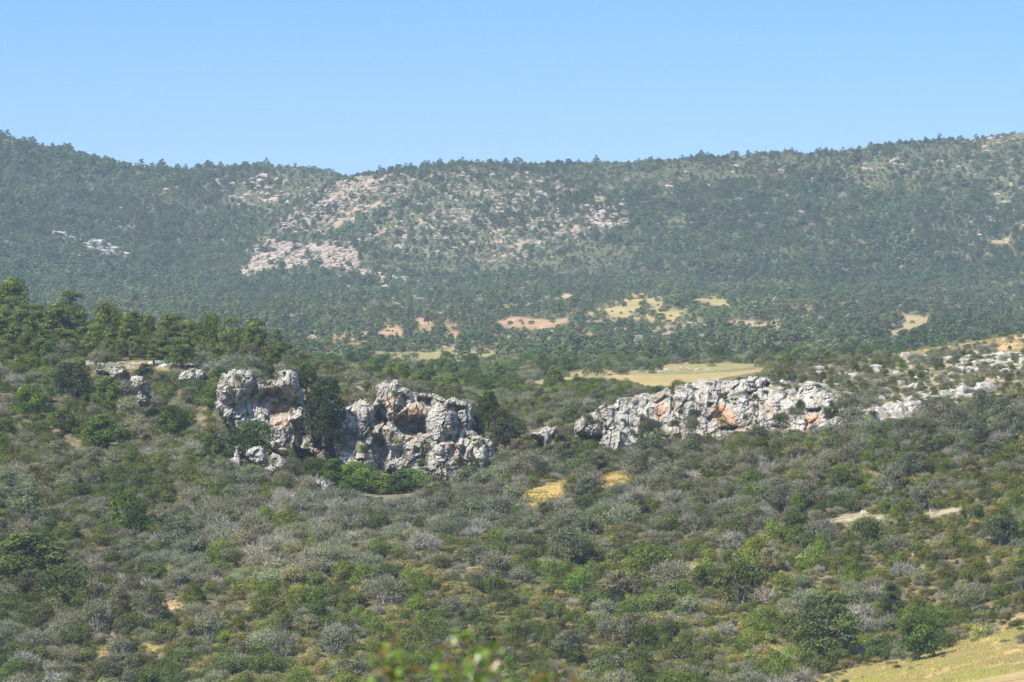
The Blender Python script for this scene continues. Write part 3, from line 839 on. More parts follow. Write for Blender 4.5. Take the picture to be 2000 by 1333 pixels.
def cliff(name, outline, d0, lean, carve, bulges, stains, growth, seed, back=11.0, step=1.15, blocks=22.0, rough=0.62, edge=11.0, edged=3.2, front=None, mat=None):
    """outline etc. in photo rows/columns. carve: (poly, metres pushed back, feather). bulges: (cx, cy, rx, ry, metres forward)"""
    xs = [p[0] for p in outline]; ys = [p[1] for p in outline]
    gx = np.arange(min(xs) - 6, max(xs) + 6, step); gy = np.arange(min(ys) - 6, max(ys) + 6, step)
    PX, PY = np.meshgrid(gx, gy)
    jx = 5.0 * fbm(PX / 13, PY / 13, oct=4, seed=seed) + 1.6 * vnoise(PX / 2.2, PY / 2.2, seed=seed + 77)
    jy = 5.0 * fbm(PX / 13 + 40, PY / 13, oct=4, seed=seed + 1) + 1.6 * vnoise(PX / 2.2 + 9, PY / 2.2, seed=seed + 78)
    sd_ = sdist(PX + jx, PY + jy, outline)
    inside = sd_ > 0
    mx = d0 / F
    ymid = (min(ys) + max(ys)) / 2
    Dp = d0 + lean * (ymid - PY) * mx            # top leans away
    if front is not None: Dp = Dp + np.interp(PX, front[0], front[1])
    # warped coordinates for the blocks and beds
    wx = PX + 16 * fbm(PX / 34, PY / 34, oct=4, seed=seed + 2); wy = PY + 16 * fbm(PX / 34, PY / 34, oct=4, seed=seed + 4)
    f1, f2, cid = worley(wx / blocks, wy / (blocks * 1.8), seed + 6)
    g1, g2, cid2 = worley(wx / (blocks * 0.42), wy / (blocks * 0.8), seed + 8)
    bed = (wy / 13.0 + 0.02 * wx + 0.5 * fbm(PX / 60, PY / 60, oct=2, seed=seed + 40)) % 1.0
    Dp = Dp - rough * 0.22 * (bed ** 2 - 0.33)
    Dp = Dp - rough * (1.7 * (cid - 0.5) * sstep(0, 0.12, f2 - f1)) + rough * 0.8 * (1 - sstep(0, 0.10, f2 - f1))
    Dp = Dp - rough * 0.35 * (cid2 - 0.5) + rough * 0.26 * (1 - sstep(0, 0.22, g2 - g1))
    Dp = Dp - rough * 1.9 * fbm(PX / 38, PY / 60, oct=3, seed=seed + 10)
    Dp = Dp - rough * 0.5 * fbm(PX / 9, PY / 9, oct=4, seed=seed + 12, gain=0.62)
    ridg = 1 - np.abs(fbm(PX / 14, PY / 26, oct=3, seed=seed + 14))
    Dp = Dp - rough * 0.8 * ridg
    calm = np.ones(PX.shape)
    for cx, cy, rx, ry, a in bulges:
        q = np.clip(1 - ((PX - cx) / rx) ** 2 - ((PY - cy) / ry) ** 2, 0, 1)
        Dp = Dp - a * 0.7 * np.sqrt(q)
    for poly, a, fe in carve:
        s = sdist(PX + jx * 0.6, PY + jy * 0.6, poly)
        k = sstep(-fe * 0.5, fe, s)
        Dp = Dp + a * 0.52 * k
    Dp = Dp + edged * (1 - np.sqrt(np.clip(1 - (1 - np.clip(sd_, 0, edge) / edge) ** 2, 0, 1)))
    stv = np.zeros(PX.shape)
    for poly, a in stains:
        stv = np.maximum(stv, a * sstep(-9, 9, sdist(PX + jx, PY + jy * 2, poly)))
    stv = np.maximum(stv, 0.55 * sstep(0.25, 0.6, fbm(PX / 30 + 9, PY / 40, oct=4, seed=seed + 20)))
    grv = np.zeros(PX.shape)
    for poly, a in growth:
        grv = np.maximum(grv, a * sstep(-4, 5, sdist(PX + jx * 1.5, PY + jy * 1.5, poly)))
    grv = np.maximum(grv, 0.8 * sstep(0.22, 0.42, fbm(PX / 18 + 3, PY / 10, oct=4, seed=seed + 22)))
    SURF.append((name, outline, gx, gy, Dp, grv))
    X, Y, Z = at(PX, PY, Dp)
    ny, nx = PX.shape
    ok = inside
    cell = ok[:-1, :-1] & ok[:-1, 1:] & ok[1:, 1:] & ok[1:, :-1]
    idx = np.arange(ny * nx).reshape(ny, nx)
    cells = np.stack([idx[1:, :-1], idx[1:, 1:], idx[:-1, 1:], idx[:-1, :-1]], -1)[cell]
    used = np.unique(cells)
    remap = -np.ones(ny * nx, int); remap[used] = np.arange(len(used))
    V = np.stack([X, Y, Z], -1).reshape(-1, 3)[used]
    Qs = remap[cells]
    # boundary edges -> sides running back into the hill
    E = np.concatenate([Qs[:, [0, 1]], Qs[:, [1, 2]], Qs[:, [2, 3]], Qs[:, [3, 0]]])
    key = np.sort(E, 1); kk = key[:, 0].astype(np.int64) * len(V) + key[:, 1]
    u, inv, cnt = np.unique(kk, return_inverse=True, return_counts=True)
    bE = E[cnt[inv] == 1]
    bv = np.unique(bE)
    m1 = -np.ones(len(V), int); m1[bv] = np.arange(len(bv))
    layers = [V]; n0 = len(V); quads = [Qs]
    prev = np.arange(len(V))
    nl_ = 7
    for l in range(1, nl_ + 1):
        t = l / nl_
        Vb = V[bv].copy()
        Vb[:, 1] += back * t * (1 + 0.2 * vnoise(Vb[:, 0], Vb[:, 2] + l, seed=seed))
        Vb[:, 2] += 0.5 * fbm(Vb[:, 0] / 2, Vb[:, 1] / 2, Vb[:, 2] / 2, 3, seed + 30) * math.sin(math.pi * min(t, .5)) - 0.6 * t
        Vb[:, 0] += 0.4 * fbm(Vb[:, 2] / 2, Vb[:, 1] / 2, Vb[:, 0] / 2, 3, seed + 31) * min(1, 2 * t)
        cur = -np.ones(len(V), int); cur[bv] = n0 + np.arange(len(bv))
        quads.append(np.stack([prev[bE[:, 1]], prev[bE[:, 0]], cur[bE[:, 0]], cur[bE[:, 1]]], -1))
        layers.append(Vb); n0 += len(bv); prev = cur
    V2 = np.concatenate(layers); Q2 = np.concatenate(quads)
    s0 = stv.ravel()[used]; g0 = grv.ravel()[used]
    s0 = np.concatenate([s0] + [s0[bv] * 0] * nl_); g0 = np.concatenate([g0] + [g0[bv] * 0] * nl_)
    me = mesh_from(name, V2, Q2, [mat or M_ROCK], {'stain': ('FLOAT', 'POINT', s0), 'growth': ('FLOAT', 'POINT', g0)}, smooth=False)
    return link(name, me)

A_ = (400, 680)
SURF = []
LEFT_UP = zc([(70,395),(75,250),(110,170),(180,145),(330,135),(400,195),(470,215),(478,160),(500,145),(560,140),(605,165),(618,260),(650,375),(697,415),
              (712,470),(750,500),(758,560),(735,600),(700,640),(735,640),(800,690),(805,755),(770,772),(735,750),(700,690),(640,660),(600,640),(560,730),(500,690),(420,660),(300,600),(190,520),(110,450)], *A_)
c1 = cliff('limestone_cliff', LEFT_UP, 852, 0.35,
    [(zc([(315,335),(400,275),(520,250),(560,290),(580,440),(440,445),(370,400)], *A_), 5.5, 9),
     (zc([(560,330),(600,300),(640,400),(690,430),(570,445)], *A_), 3.0, 6),
     (zc([(560,470),(640,455),(690,640),(600,640)], *A_), 5.0, 7),
     (zc([(700,480),(712,470),(740,640),(690,640)], *A_), 2.0, 5)],
    [(455, 750, 45, 40, 3.5), (570, 745, 24, 40, 3.0), (545, 840, 22, 32, 1.5), (620, 850, 20, 36, 2.5), (560, 885, 16, 22, 1.5)],
    [(zc([(430,450),(550,450),(560,520),(460,520)], *A_), 1.0), (zc([(500,620),(590,620),(560,730)], *A_), 0.55), (zc([(690,640),(800,640),(800,770),(730,740)], *A_), 0.9),
     (zc([(400,290),(540,270),(560,440),(440,440)], *A_), 0.75), (zc([(300,330),(360,340),(350,370),(310,370)], *A_), 1.0), (zc([(620,440),(680,440),(660,500)], *A_), 1.0), (zc([(700,490),(755,500),(740,600),(680,600)], *A_), 0.6)],
    [(zc([(300,150),(470,215),(400,235),(300,200)], *A_), 0.7), (zc([(300,230),(390,250),(340,300),(290,280)], *A_), 0.5)], 41)
tag(c1, 'pale grey cliff with a brown shaded overhang, left end of left rock wall', 'cliff')

MID = zc([(822,520),(830,435),(880,375),(940,380),(1010,335),(1050,340),(1105,350),(1120,300),(1115,235),(1180,212),(1250,203),(1300,250),(1340,270),(1385,300),(1480,298),(1510,300),(1565,340),
          (1640,315),(1710,348),(1750,400),(1745,500),(1735,540),(1800,562),(1880,610),(1895,680),(1912,730),(1918,850),(1850,865),(1760,800),(1700,830),(1665,860),(1645,925),(1580,935),
          (1480,905),(1430,845),(1340,835),(1200,805),(1130,800),(1060,870),(1040,890),(970,888),(860,825),(842,700),(850,600)], *A_)
c2 = cliff('limestone_cliff', MID, 853, 0.25,
    [(zc([(1225,470),(1270,437),(1445,450),(1458,555),(1360,575),(1270,560)], *A_), 5.5, 7),
     (zc([(1385,312),(1490,322),(1490,400),(1450,450),(1430,400),(1390,350)], *A_), 4.5, 5),
     (zc([(1575,368),(1700,378),(1690,400),(1640,425),(1590,405)], *A_), 3.5, 4),
     (zc([(1108,385),(1180,370),(1200,510),(1100,512)], *A_), 4.5, 6),
     (zc([(1095,560),(1150,570),(1210,660),(1175,800),(1110,790),(1110,700)], *A_), 5.0, 8),
     (zc([(1640,780),(1780,790),(1770,830),(1700,850),(1650,850)], *A_), 4.0, 6),
     (zc([(1540,560),(1660,560),(1660,625),(1560,615)], *A_), 2.5, 5),
     (zc([(900,540),(1000,560),(1000,600),(900,610)], *A_), 2.2, 5),
     (zc([(1290,300),(1330,320),(1290,400),(1240,440),(1240,380)], *A_), 2.5, 5),
     (zc([(1660,640),(1700,640),(1690,780),(1650,780)], *A_), 2.0, 4),
     (zc([(1210,640),(1290,640),(1310,760),(1220,720)], *A_), 2.5, 6)],
    [(683, 822, 45, 40, 2.5), (692, 905, 40, 46, 4.0), (765, 775, 40, 42, 2.2), (860, 830, 34, 60, 3.0), (895, 905, 60, 50, 3.5), (950, 880, 26, 38, 2.0), (815, 800, 22, 14, 2.0)],
    [(zc([(1180,320),(1240,318),(1255,460),(1205,485)], *A_), 1.0), (zc([(1280,368),(1420,370),(1440,440),(1290,435)], *A_), 1.0), (zc([(1560,620),(1655,635),(1645,690),(1580,660)], *A_), 1.0),
     (zc([(1240,480),(1440,460),(1450,520),(1260,530)], *A_), 0.45), (zc([(1280,570),(1400,590),(1380,640),(1300,600)], *A_), 0.8), (zc([(1590,380),(1690,380),(1640,420)], *A_), 1.0), (zc([(1480,870),(1560,870),(1560,910),(1490,900)], *A_), 0.8), (zc([(900,700),(1050,700),(1040,820),(920,820)], *A_), 0.3)],
    [(zc([(860,620),(1080,640),(1060,680),(880,670)], *A_), 0.9), (zc([(1390,600),(1460,600),(1450,800),(1390,780)], *A_), 0.7), (zc([(1130,520),(1220,530),(1290,640),(1200,620)], *A_), 0.8), (zc([(1600,700),(1900,740),(1880,800),(1620,760)], *A_), 0.6), (zc([(1040,500),(1100,500),(1090,560)], *A_), 0.6)], 52)
tag(c2, 'broad pale cliff with hollow shelter high in its face, right part of left wall', 'cliff')

B_ = (960, 660); C_ = (1450, 600)
c12 = cliff('recessed_cliff', zc([(640,330),(700,300),(790,330),(860,420),(870,600),(870,760),(800,790),(740,760),(690,640),(660,480)], *A_), 858, 0.3, [], [], [(zc([(700,500),(760,500),(760,700),(700,700)], *A_), .5)], [], 57, back=8, blocks=16, rough=0.6)
tag(c12, 'recessed shaded rock wall in the cleft joining the two left cliffs', 'cliff')
RIGHT = (zc([(540,605),(545,560),(620,490),(700,455),(725,413),(790,430),(870,385),(980,365),(1060,370),(1120,340),(1200,332),(1250,310),(1340,270),(1450,262),(1480,287),(1600,270),(1700,253),(1800,263),(1822,285),(1770,312),(1850,328),(1900,320),(1930,368)], *B_)
         + zc([(270,540),(420,512),(470,510),(540,560),(590,612),(600,690),(560,735),(600,700),(640,715),(700,750),(790,742),(800,680),(860,658),(882,740),(870,768),(640,802),(400,842),(150,850),(85,812)], *C_)
         + zc([(1640,650),(1550,660),(1400,690),(1330,692),(1240,692),(1200,720),(1150,712),(1060,692),(970,655),(980,700),(960,745),(880,762),(780,782),(745,750),(700,690),(720,642),(630,632)], *B_))
c3 = cliff('limestone_cliff', RIGHT, 882, 0.9,
    [(zc([(1410,420),(1450,418),(1440,462),(1400,455)], *B_), 3.0, 4), (zc([(1470,360),(1550,358),(1535,402),(1480,402)], *B_), 2.6, 4),
     (zc([(1475,580),(1605,578),(1585,612),(1495,606)], *B_), 4.0, 4), (zc([(1055,425),(1130,368),(1155,385),(1080,436)], *B_), 2.4, 4),
     (zc([(645,560),(710,522),(715,535),(660,572)], *B_), 1.8, 3), (zc([(735,575),(760,590),(765,640),(735,640)], *B_), 2.2, 4),
     (zc([(410,660),(515,660),(500,692),(420,692)], *C_), 3.5, 4), (zc([(20,550),(70,560),(50,600),(30,600)], *C_), 2.0, 3),
     (zc([(1165,350),(1200,350),(1205,480),(1170,480)], *B_), 2.5, 5), (zc([(1310,330),(1350,340),(1330,430),(1300,410)], *B_), 2.0, 4),
     (zc([(1655,350),(1730,330),(1740,345),(1670,372)], *B_), 2.4, 3), (zc([(1290,470),(1370,480),(1340,660),(1280,650)], *B_), 2.6, 7),
     (zc([(960,520),(1060,540),(1140,560),(1100,640),(980,650)], *B_), 2.2, 8), (zc([(200,770),(300,790),(290,812),(220,806)], *C_), 1.8, 3),
     (zc([(545,700),(600,700),(600,760),(560,770)], *C_), 2.5, 4), (zc([(410,740),(430,740),(430,815),(408,815)], *C_), 2, 3)],
    [(1168, 815, 30, 26, 1.6), (1215, 850, 40, 40, 2.4), (1330, 790, 26, 30, 1.5), (1385, 780, 34, 36, 1.8), (1440, 800, 34, 36, 1.6), (1500, 790, 36, 46, 1.6), (1565, 800, 36, 30, 1.8), (1480, 745, 26, 12, 1.6), (1560, 835, 18, 14, 1.5), (1470, 845, 22, 10, 1.4)],
    [(zc([(1050,500),(1085,425),(1135,408),(1145,470),(1090,528)], *B_), 1.3), (zc([(1395,470),(1500,428),(1560,450),(1590,540),(1645,615),(1560,615),(1500,575),(1420,510)], *B_), 1.1),
     (zc([(1170,515),(1290,470),(1290,500),(1180,560)], *B_), 0.6), (zc([(1235,560),(1285,560),(1290,692),(1240,692)], *B_), 0.75), (zc([(630,600),(690,545),(735,540),(735,600),(650,625)], *B_), 0.6),
     (zc([(1475,335),(1545,335),(1545,370),(1480,365)], *B_), 1.1), (zc([(425,695),(515,700),(500,770),(415,765)], *C_), 1.2), (zc([(150,640),(190,640),(180,690),(155,690)], *C_), 1.0), (zc([(1060,370),(1110,360),(1070,425)], *B_), 0.9),
     (zc([(1340,600),(1400,590),(1400,680),(1330,685)], *B_), 0.8), (zc([(1375,380),(1410,370),(1400,420),(1380,430)], *B_), 0.9), (zc([(715,470),(740,480),(750,560),(720,570)], *B_), 0.7), (zc([(0,720),(70,780),(60,830),(0,820)], *C_), 0.7)],
    [(zc([(860,560),(920,560),(920,600),(870,590)], *B_), 0.5), (zc([(1060,640),(1220,600),(1180,690),(1070,690)], *B_), 0.8)], 63,
    back=9.0, blocks=26.0, rough=0.62, front=([1100, 1250, 1500, 1700, 1800], [-8, -3, 0, -10, -18]), edged=2.2)
tag(c3, 'long pale grey limestone cliff streaked with orange rust on the right hillside', 'cliff')

c4 = cliff('rock_outcrop', zc([(245,612),(330,592),(400,572),(435,568),(420,620),(400,650),(385,725),(350,722),(335,680),(300,655)], *B_), 868, 0.5,
    [(zc([(300,650),(340,640),(360,700),(330,700)], *B_), 2.0, 4)], [], [], [], 71, back=8, blocks=14, rough=0.6)
tag(c4, 'small pale rock outcrop left of the orange stained cliff, with scrub at its foot', 'rock outcrop')
D_ = (0, 550)
c5 = cliff('rock_pillar', zc([(835,650),(850,618),(885,605),(945,625),(965,655),(960,720),(950,790),(905,795),(890,720),(870,690)], *D_), 872, 0.2, [], [(270, 745, 18, 14, 1.2)],
    [(zc([(890,710),(950,710),(930,760)], *D_), .7)], [], 72, back=5, blocks=10, rough=0.45, edge=7, edged=2)
tag(c5, 'lone pale rock pillar narrowing downward among trees on the left slope', 'rock pillar')
c6 = cliff('rock_outcrop', zc([(1165,640),(1180,590),(1250,562),(1330,580),(1340,620),(1310,670),(1250,650),(1200,675)], *D_), 893, 0.3, [], [(375, 730, 22, 16, 1.2)], [], [], 73, back=6, blocks=11, rough=0.45, edge=7, edged=2)
tag(c6, 'knobbly pale outcrop on the rim between the rock pillar and left cliff', 'rock outcrop')
c7 = cliff('rock_outcrop', zc([(600,572),(690,565),(820,568),(820,585),(770,620),(740,660),(700,600),(620,584)], *D_), 900, 0.4, [], [], [], [(zc([(700,600),(760,600),(740,660)], *D_), .8)], 74, back=6, blocks=10, rough=0.4, edge=6, edged=1.6)
tag(c7, 'thin pale rock ledge under the tan clearing at upper left', 'rock outcrop')
c8 = cliff('fallen_boulder', zc([(255,700),(280,660),(350,642),(390,660),(420,700),(430,670),(480,690),(540,740),(535,780),(480,800),(440,845),(400,800),(330,760),(290,740)], *A_), 829, 0.5,
    [(zc([(375,650),(430,680),(460,780),(400,780)], *A_), 2.2, 5)], [(500, 890, 20, 18, 1.5), (545, 905, 18, 18, 1.2)], [], [(zc([(370,650),(420,660),(450,760),(400,770)], *A_), .8)], 75, back=6, blocks=13, rough=0.5, edge=8, edged=2.4)
tag(c8, 'largest pale boulder at foot of left cliff, split by a bushy cleft', 'boulder')
c9 = cliff('fallen_boulder', zc([(142,740),(180,722),(195,650),(225,640),(230,700),(250,760),(210,800),(160,800)], *A_), 831, 0.4, [], [(460, 905, 14, 12, 1)], [], [], 76, back=4, blocks=9, rough=0.4, edge=6, edged=1.6)
tag(c9, 'pale boulder with a raised left horn, left of the split boulder', 'boulder')
c10 = cliff('fallen_boulder', zc([(520,1010),(545,955),(595,948),(600,1030),(560,1032)], *A_), 803, 0.4, [], [(567, 975, 11, 12, 1)], [], [], 77, back=4, blocks=8, rough=0.35, edge=5, edged=1.4)
tag(c10, 'pale upright boulder standing alone below the left cliff in grey scrub', 'boulder')
c11 = cliff('fallen_boulder', zc([(710,870),(750,847),(790,870),(812,910),(800,940),(765,935),(740,895)], *A_), 816, 0.4, [], [(630, 945, 14, 12, 1)], [], [], 78, back=4, blocks=8, rough=0.35, edge=5, edged=1.4)
tag(c11, 'pale boulder beside the bright green gully trees', 'boulder')
EXTRA_CLIFFS_DONE = True

# ------------------------------------------------------------------ named places for labels: (column, row, phrase)
PLACES = [
 (60, 1290, 'in the bottom left corner'), (230, 1285, 'by the small tan clearing at lower left'), (400, 1280, 'low down left of centre'),
 (600, 1290, 'left of the blurred foreground leaves'), (800, 1230, 'just above the blurred foreground leaves'), (1060, 1270, 'right of the blurred foreground leaves'), (1250, 1270, 'round the dark round bush at the bottom'),
 (1420, 1280, 'left of the big spreading pine'), (1560, 1190, 'uphill of the big spreading pine'), (1750, 1210, 'uphill of the shade tree by the meadow'), (1930, 1150, 'above the meadow at the right edge'),
 (60, 1110, 'on the lower left slope at the left edge'), (230, 1120, 'on the lower left slope'), (350, 1180, 'beside the sandy patch at lower left'), (560, 1060, 'in the pale grey thicket below the left cliff'),
 (760, 1090, 'between the gully trees and the blurred leaves'), (960, 1110, 'round the round grey bush'), (1150, 1110, 'left of the small sandy gap'), (1340, 1150, 'beside the small sandy gap'), (1500, 1090, 'below the pale rocky ledge to its left'),
 (1700, 1080, 'just below the pale rocky ledge'), (1900, 1060, 'right of the pale rocky ledge'), (120, 960, 'midway up the left slope at the left edge'), (330, 970, 'midway up the left slope'),
 (560, 960, 'among the fallen boulders'), (740, 1010, 'below the bright green gully trees'), (920, 1000, 'left of the yellow grass clearing'), (1090, 990, 'beside the yellow grass clearing'), (1260, 970, 'right of the yellow grass clearing'),
 (1430, 930, 'below the orange stained cliff'), (1600, 930, 'below the right end of the long cliff'), (1770, 950, 'above the pale rocky ledge'), (1940, 900, 'on the right slope at the right edge'),
 (80, 830, 'among the green trees at far left'), (280, 830, 'below the rock pillar'), (200, 740, 'on the upper left slope'), (430, 800, 'at the left end of the left cliff'), (620, 760, 'on top of the left cliff'), (820, 750, 'on the rim behind the hollow shelter'),
 (1000, 870, 'in the gap between the two cliffs'), (1120, 880, 'at the left foot of the long cliff'), (1350, 770, 'on the face of the long cliff'), (1650, 800, 'at the right end of the long cliff'), (1850, 780, 'on the rocky upper right slope'),
 (1600, 700, 'on the crest behind the long cliff'), (1850, 690, 'near the straw strip on the right crest'), (100, 640, 'on the wooded crest at far left'), (280, 670, 'on the wooded crest left of centre'), (460, 680, 'at the right end of the wooded crest'),
 (700, 730, 'in the valley behind the left cliff'), (950, 780, 'in the valley above the cliff gap'), (1150, 760, 'left of the big straw field'), (1380, 735, 'beside the big straw field'), (850, 690, 'by the pale green valley field'), (760, 650, 'by the red soil patches'),
 (1040, 640, 'by the long red soil field'), (1270, 610, 'among the terraced straw fields'), (1500, 640, 'right of the terraced straw fields'), (1780, 635, 'by the small tan field below the right mountain'),
 (60, 300, 'on the far left skyline'), (300, 340, 'on the skyline above the left mountain'), (560, 345, 'on the skyline left of the notch'), (850, 335, 'on the central skyline'), (1200, 325, 'on the skyline right of centre'), (1600, 310, 'on the rising right skyline'), (1900, 275, 'on the far right skyline'),
 (200, 460, 'by the pale rock scar on the left mountain'), (580, 500, 'by the broad bare rock patch'), (760, 560, 'below the broad bare rock patch'), (400, 560, 'in the dark valley behind the wooded crest'), (900, 430, 'on the speckled central hill'), (1200, 430, 'on the right of the speckled hill'),
 (1000, 560, 'at the foot of the central hill'), (1500, 430, 'high on the right mountain'), (1800, 400, 'high on the far right mountain'), (1400, 550, 'low on the right mountain'), (1700, 550, 'low on the far right mountain'), (1930, 560, 'at the right edge below the mountain'),
]
PLXY = np.array([(p[0], p[1]) for p in PLACES], float)
def place_of(px, py):
    d = ((PLXY[:, 0] - px) / 1.3) ** 2 + (PLXY[:, 1] - py) ** 2
    return int(np.argmin(d))
ORD = ['first', 'second', 'third', 'fourth', 'fifth', 'sixth', 'seventh', 'eighth', 'ninth', 'tenth', 'eleventh', 'twelfth', 'thirteenth', 'fourteenth', 'fifteenth', 'sixteenth',
       'seventeenth', 'eighteenth', 'nineteenth', 'twentieth', 'twenty-first', 'twenty-second', 'twenty-third', 'twenty-fourth', 'twenty-fifth', 'twenty-sixth', 'twenty-seventh', 'twenty-eighth']
QUEUE = {}      # (noun plural, noun single, place) -> [(px, object)]
def queue_label(o, single, plural, px, py):
    QUEUE.setdefault((single, plural, place_of(px, py)), []).append((px, o))
def flush_labels():
    for (single, plural, pl), items in QUEUE.items():
        items.sort(key=lambda t: t[0])
        ph = PLACES[pl][2]
        n = len(items)
        for i, (px, o) in enumerate(items):
            if n == 1: o['label'] = f'only {single} {ph}'
            elif i == 0: o['label'] = f'leftmost {single} {ph}'
            elif i == n - 1: o['label'] = f'rightmost {single} {ph}'
            else: o['label'] = f'{ORD[min(i, 27)]} {single} from left {ph}'

SPECIES = {  # species: (object name, single, plural, category, group)
 'grey': ('grey_shrub', 'grey twiggy shrub', 'grey twiggy shrubs', 'shrub', 'grey twiggy shrubs on the hillside'),
 'bare': ('bare_shrub', 'bare silvery shrub', 'bare silvery shrubs', 'shrub', 'silvery leafless shrubs on the hillside'),
 'green': ('green_shrub', 'dark green rounded shrub', 'dark green rounded shrubs', 'shrub', 'dark green shrubs on the hillside'),
 'broom': ('broom_shrub', 'low yellowish shrub', 'low yellowish shrubs', 'shrub', 'low yellowish shrubs on the hillside'),
 'juniper': ('juniper_shrub', 'upright mid green shrub', 'upright mid green shrubs', 'shrub', 'upright green shrubs on the hillside'),
 'pine': ('pine_tree', 'green pine', 'green pines', 'tree', 'pines on the near slopes'),
 'broadleaf': ('leafy_tree', 'leafy green tree', 'leafy green trees', 'tree', 'leafy trees on the slopes'),
 'olive': ('olive_tree', 'grey green olive tree', 'grey green olive trees', 'tree', 'olive trees on the slopes'),
 'farpine': ('pine_tree', 'bluish distant pine', 'bluish distant pines', 'tree', 'distant mountain pines'),
 'farshrub': ('mountain_shrub', 'distant shrub', 'distant shrubs', 'shrub', 'distant shrubs'),
 'fargrey': ('mountain_shrub', 'distant grey shrub', 'distant grey shrubs', 'shrub', 'distant shrubs'),
 'cypress': ('cypress_tree', 'cypress', 'cypresses', 'tree', None),
}
BASE_TINT = {
 'grey': (0.160, 0.168, 0.105), 'bare': (0.25, 0.24, 0.185), 'green': (0.092, 0.115, 0.032), 'broom': (0.205, 0.188, 0.066), 'juniper': (0.112, 0.148, 0.030),
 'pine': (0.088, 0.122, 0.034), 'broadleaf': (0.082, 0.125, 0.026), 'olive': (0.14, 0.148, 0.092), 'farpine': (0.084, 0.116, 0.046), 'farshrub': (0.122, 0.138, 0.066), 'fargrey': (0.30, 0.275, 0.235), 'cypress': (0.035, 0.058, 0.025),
}
def put_plant(key, x, y, z, s, rz, tint, label=None, parts=True, squash=1.0, pxy=None, sxy=1.0):
    P = PROTO[key]; sp = SPECIES[P['species']]
    nm = sp[0]
    if parts:
        root = link(nm, None)
        kids = [link(P['cn'], P['crown'], root), link(P['wn'], P['wood'], root)]
    else:
        root = link(nm, P['joined']); kids = [root]
    root.location = (x, y, z); root.rotation_euler = (0, 0, rz); root.scale = (s * sxy, s * sxy, s * squash)
    for k in kids: k['tint'] = [float(t) for t in tint]
    tag(root, None, sp[3], sp[4])
    if label: root['label'] = label
    else:
        if pxy is None: pxy = proj(x, y, z)
        queue_label(root, sp[1], sp[2], float(pxy[0]), float(pxy[1]) - P['h'] * s * F / y * 0.4)
    return root

